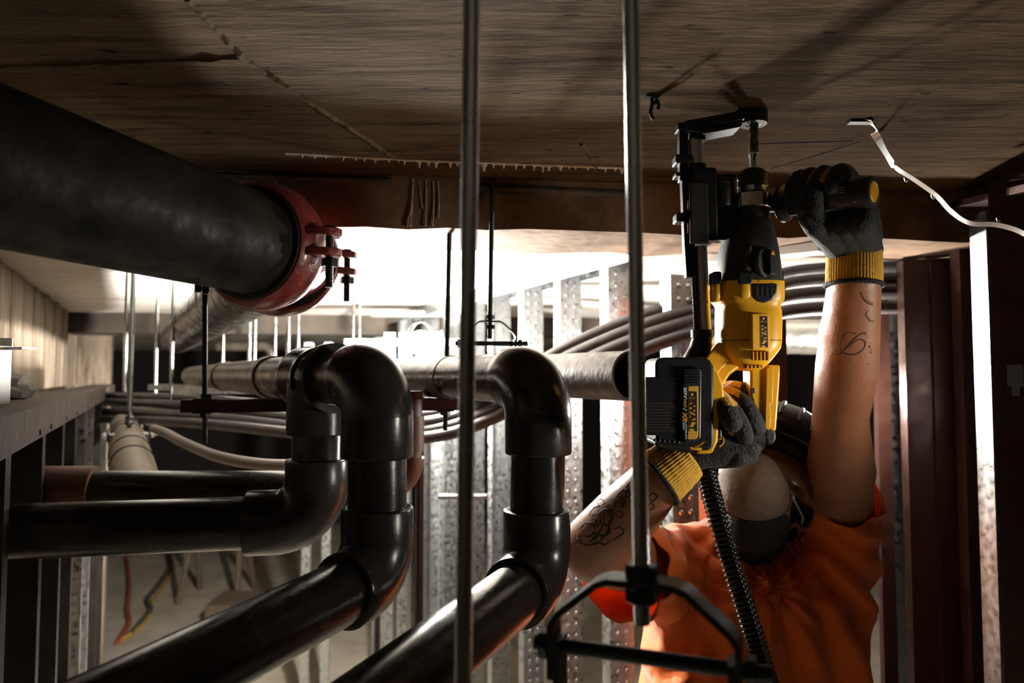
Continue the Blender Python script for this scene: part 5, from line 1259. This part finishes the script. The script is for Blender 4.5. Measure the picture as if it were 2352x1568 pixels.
for (x, y, Y) in ((1655, 912, 0.925), (1648, 918, 0.905), (1646, 928, 0.895), (1645, 925, 0.890)):
    chain(gR, [at(x, y, Y), at(1640, 985, 0.935), at(1590, 1045, 0.905)], [0.0145, 0.017, 0.021])
chain(gR, [at(1565, 1052, 0.890), at(1610, 1040, 0.880), at(1665, 1035, 0.872), at(1715, 1025, 0.868), at(1742, 1000, 0.872)], [0.0225, 0.0205, 0.0195, 0.0185, 0.0130])
hm_ = MB(); partsR.append(hm_); chain(hm_, [at(1640, 1045, 0.885), at(1695, 1045, 0.866), at(1722, 1046, 0.868)], [0.018, 0.0160, 0.0115])
chain(gR, [at(1725, 1010, 0.90), at(1748, 985, 0.895), at(1748, 960, 0.89)], [0.014, 0.0125, 0.011])   # thumb round the far side
def cls_r(c, nrm):
    r_ = c - Vector((0, 0, HC)); px = 1176 + FPX * r_.x / r_.y; py = 860 - FPX * r_.z / r_.y
    return py < 935 and px < 1712 and nrm.z > 0.52 and px + (py - 890) * 0.2 < 1700
gr_me = glove_mesh(partsR, 0.0020, cls_r); grv = link('glove', gr_me, pe_, smooth=180)
cuff(grv, at(1576, 1048, 0.890), at(1510, 1100, 0.886), 0.0305, 0.0372, wave=0.0003)

# ---- tattoos: thin ink ribbons laid on the skin
tree = BVHTree.FromPolygons([v.co for v in body_me.vertices], [tuple(p.vertices) for p in body_me.polygons])
def ink(pts, r, name='tattoo', m='tattoo', k=10):
    o = Vector((0, 0, HC)); P2 = spline([Vector((x, y, 0)) for x, y in pts], k); P, Nn_ = [], []
    for q in P2:
        d = ray(q.x, q.y).normalized(); h = tree.ray_cast(o, d)
        if h[0] is not None and h[3] < 1.35:
            P.append(h[0]); Nn_.append(h[1] if h[1].dot(d) < 0 else -h[1])
    if len(P) < 3: return
    rr = []
    for i, p in enumerate(P):
        t = (P[min(i + 1, len(P) - 1)] - P[max(i - 1, 0)]).normalized(); nn = Nn_[i]; sd_ = t.cross(nn).normalized()
        w_ = r * (0.55 + 0.45 * math.sin(PI * (i + 0.6) / len(P)))
        rr.append([p + sd_ * w_ + nn * 0.00012, p + nn * 0.00022, p - sd_ * w_ + nn * 0.00012, p - nn * 0.0003])
    MB().rings(rr).build(name, m, body, smooth=180)
ink([(1921, 812), (1930, 812), (1944, 798), (1960, 780), (1974, 768), (1986, 764), (1988, 768)], 0.0009)
ink([(1967, 766), (1948, 764), (1932, 780), (1929, 800), (1942, 812), (1964, 813), (1982, 802), (1987, 786), (1976, 779), (1962, 784), (1952, 796)], 0.0009)
ink([(1996, 794), (1998, 798)], 0.0012); ink([(2002, 800), (2000, 808), (2003, 812)], 0.0005); ink([(1992, 836), (1997, 834)], 0.0006)
ink([(1978, 670), (1990, 690), (2006, 700)], 0.0022, m='tattoo_green'); ink([(1995, 712), (1990, 722), (1998, 735), (2008, 738)], 0.0016, m='tattoo_green')
for sw in ([(1330, 1215), (1345, 1200), (1362, 1205), (1365, 1222), (1350, 1232), (1338, 1225)], [(1365, 1222), (1385, 1230), (1400, 1222), (1398, 1208), (1385, 1205)], [(1330, 1245), (1350, 1252), (1372, 1246), (1390, 1250), (1404, 1240)],
           [(1370, 1190), (1385, 1170), (1402, 1172), (1408, 1190), (1396, 1200)], [(1402, 1160), (1418, 1135), (1432, 1125), (1438, 1145), (1430, 1165)], [(1352, 1185), (1362, 1168), (1378, 1160)], [(1410, 1215), (1425, 1210), (1432, 1222), (1420, 1232), (1408, 1240)],
           [(1490, 1140), (1500, 1132), (1508, 1140), (1500, 1150), (1492, 1146)], [(1488, 1160), (1498, 1156), (1502, 1166), (1492, 1172)], [(1388, 1200), (1380, 1215), (1366, 1236), (1352, 1244)], [(1416, 1150), (1405, 1180), (1396, 1220), (1380, 1240)]):
    ink(sw, 0.0011, k=10)

rt_ = random.Random(3)
for i in range(22):                                 # small cloud curls filling the forearm piece
    u_ = rt_.random(); cx_, cy_ = 1345 + 85 * u_ + rt_.uniform(-22, 22), 1232 - 95 * u_ + rt_.uniform(-22, 22); r0 = rt_.uniform(5, 11); a0_ = rt_.uniform(0, 6.28)
    ink([(cx_ + r0 * (1 - 0.075 * k) * math.cos(a0_ + 0.7 * k), cy_ + r0 * (1 - 0.075 * k) * math.sin(a0_ + 0.7 * k)) for k in range(9)], 0.0007, k=3)
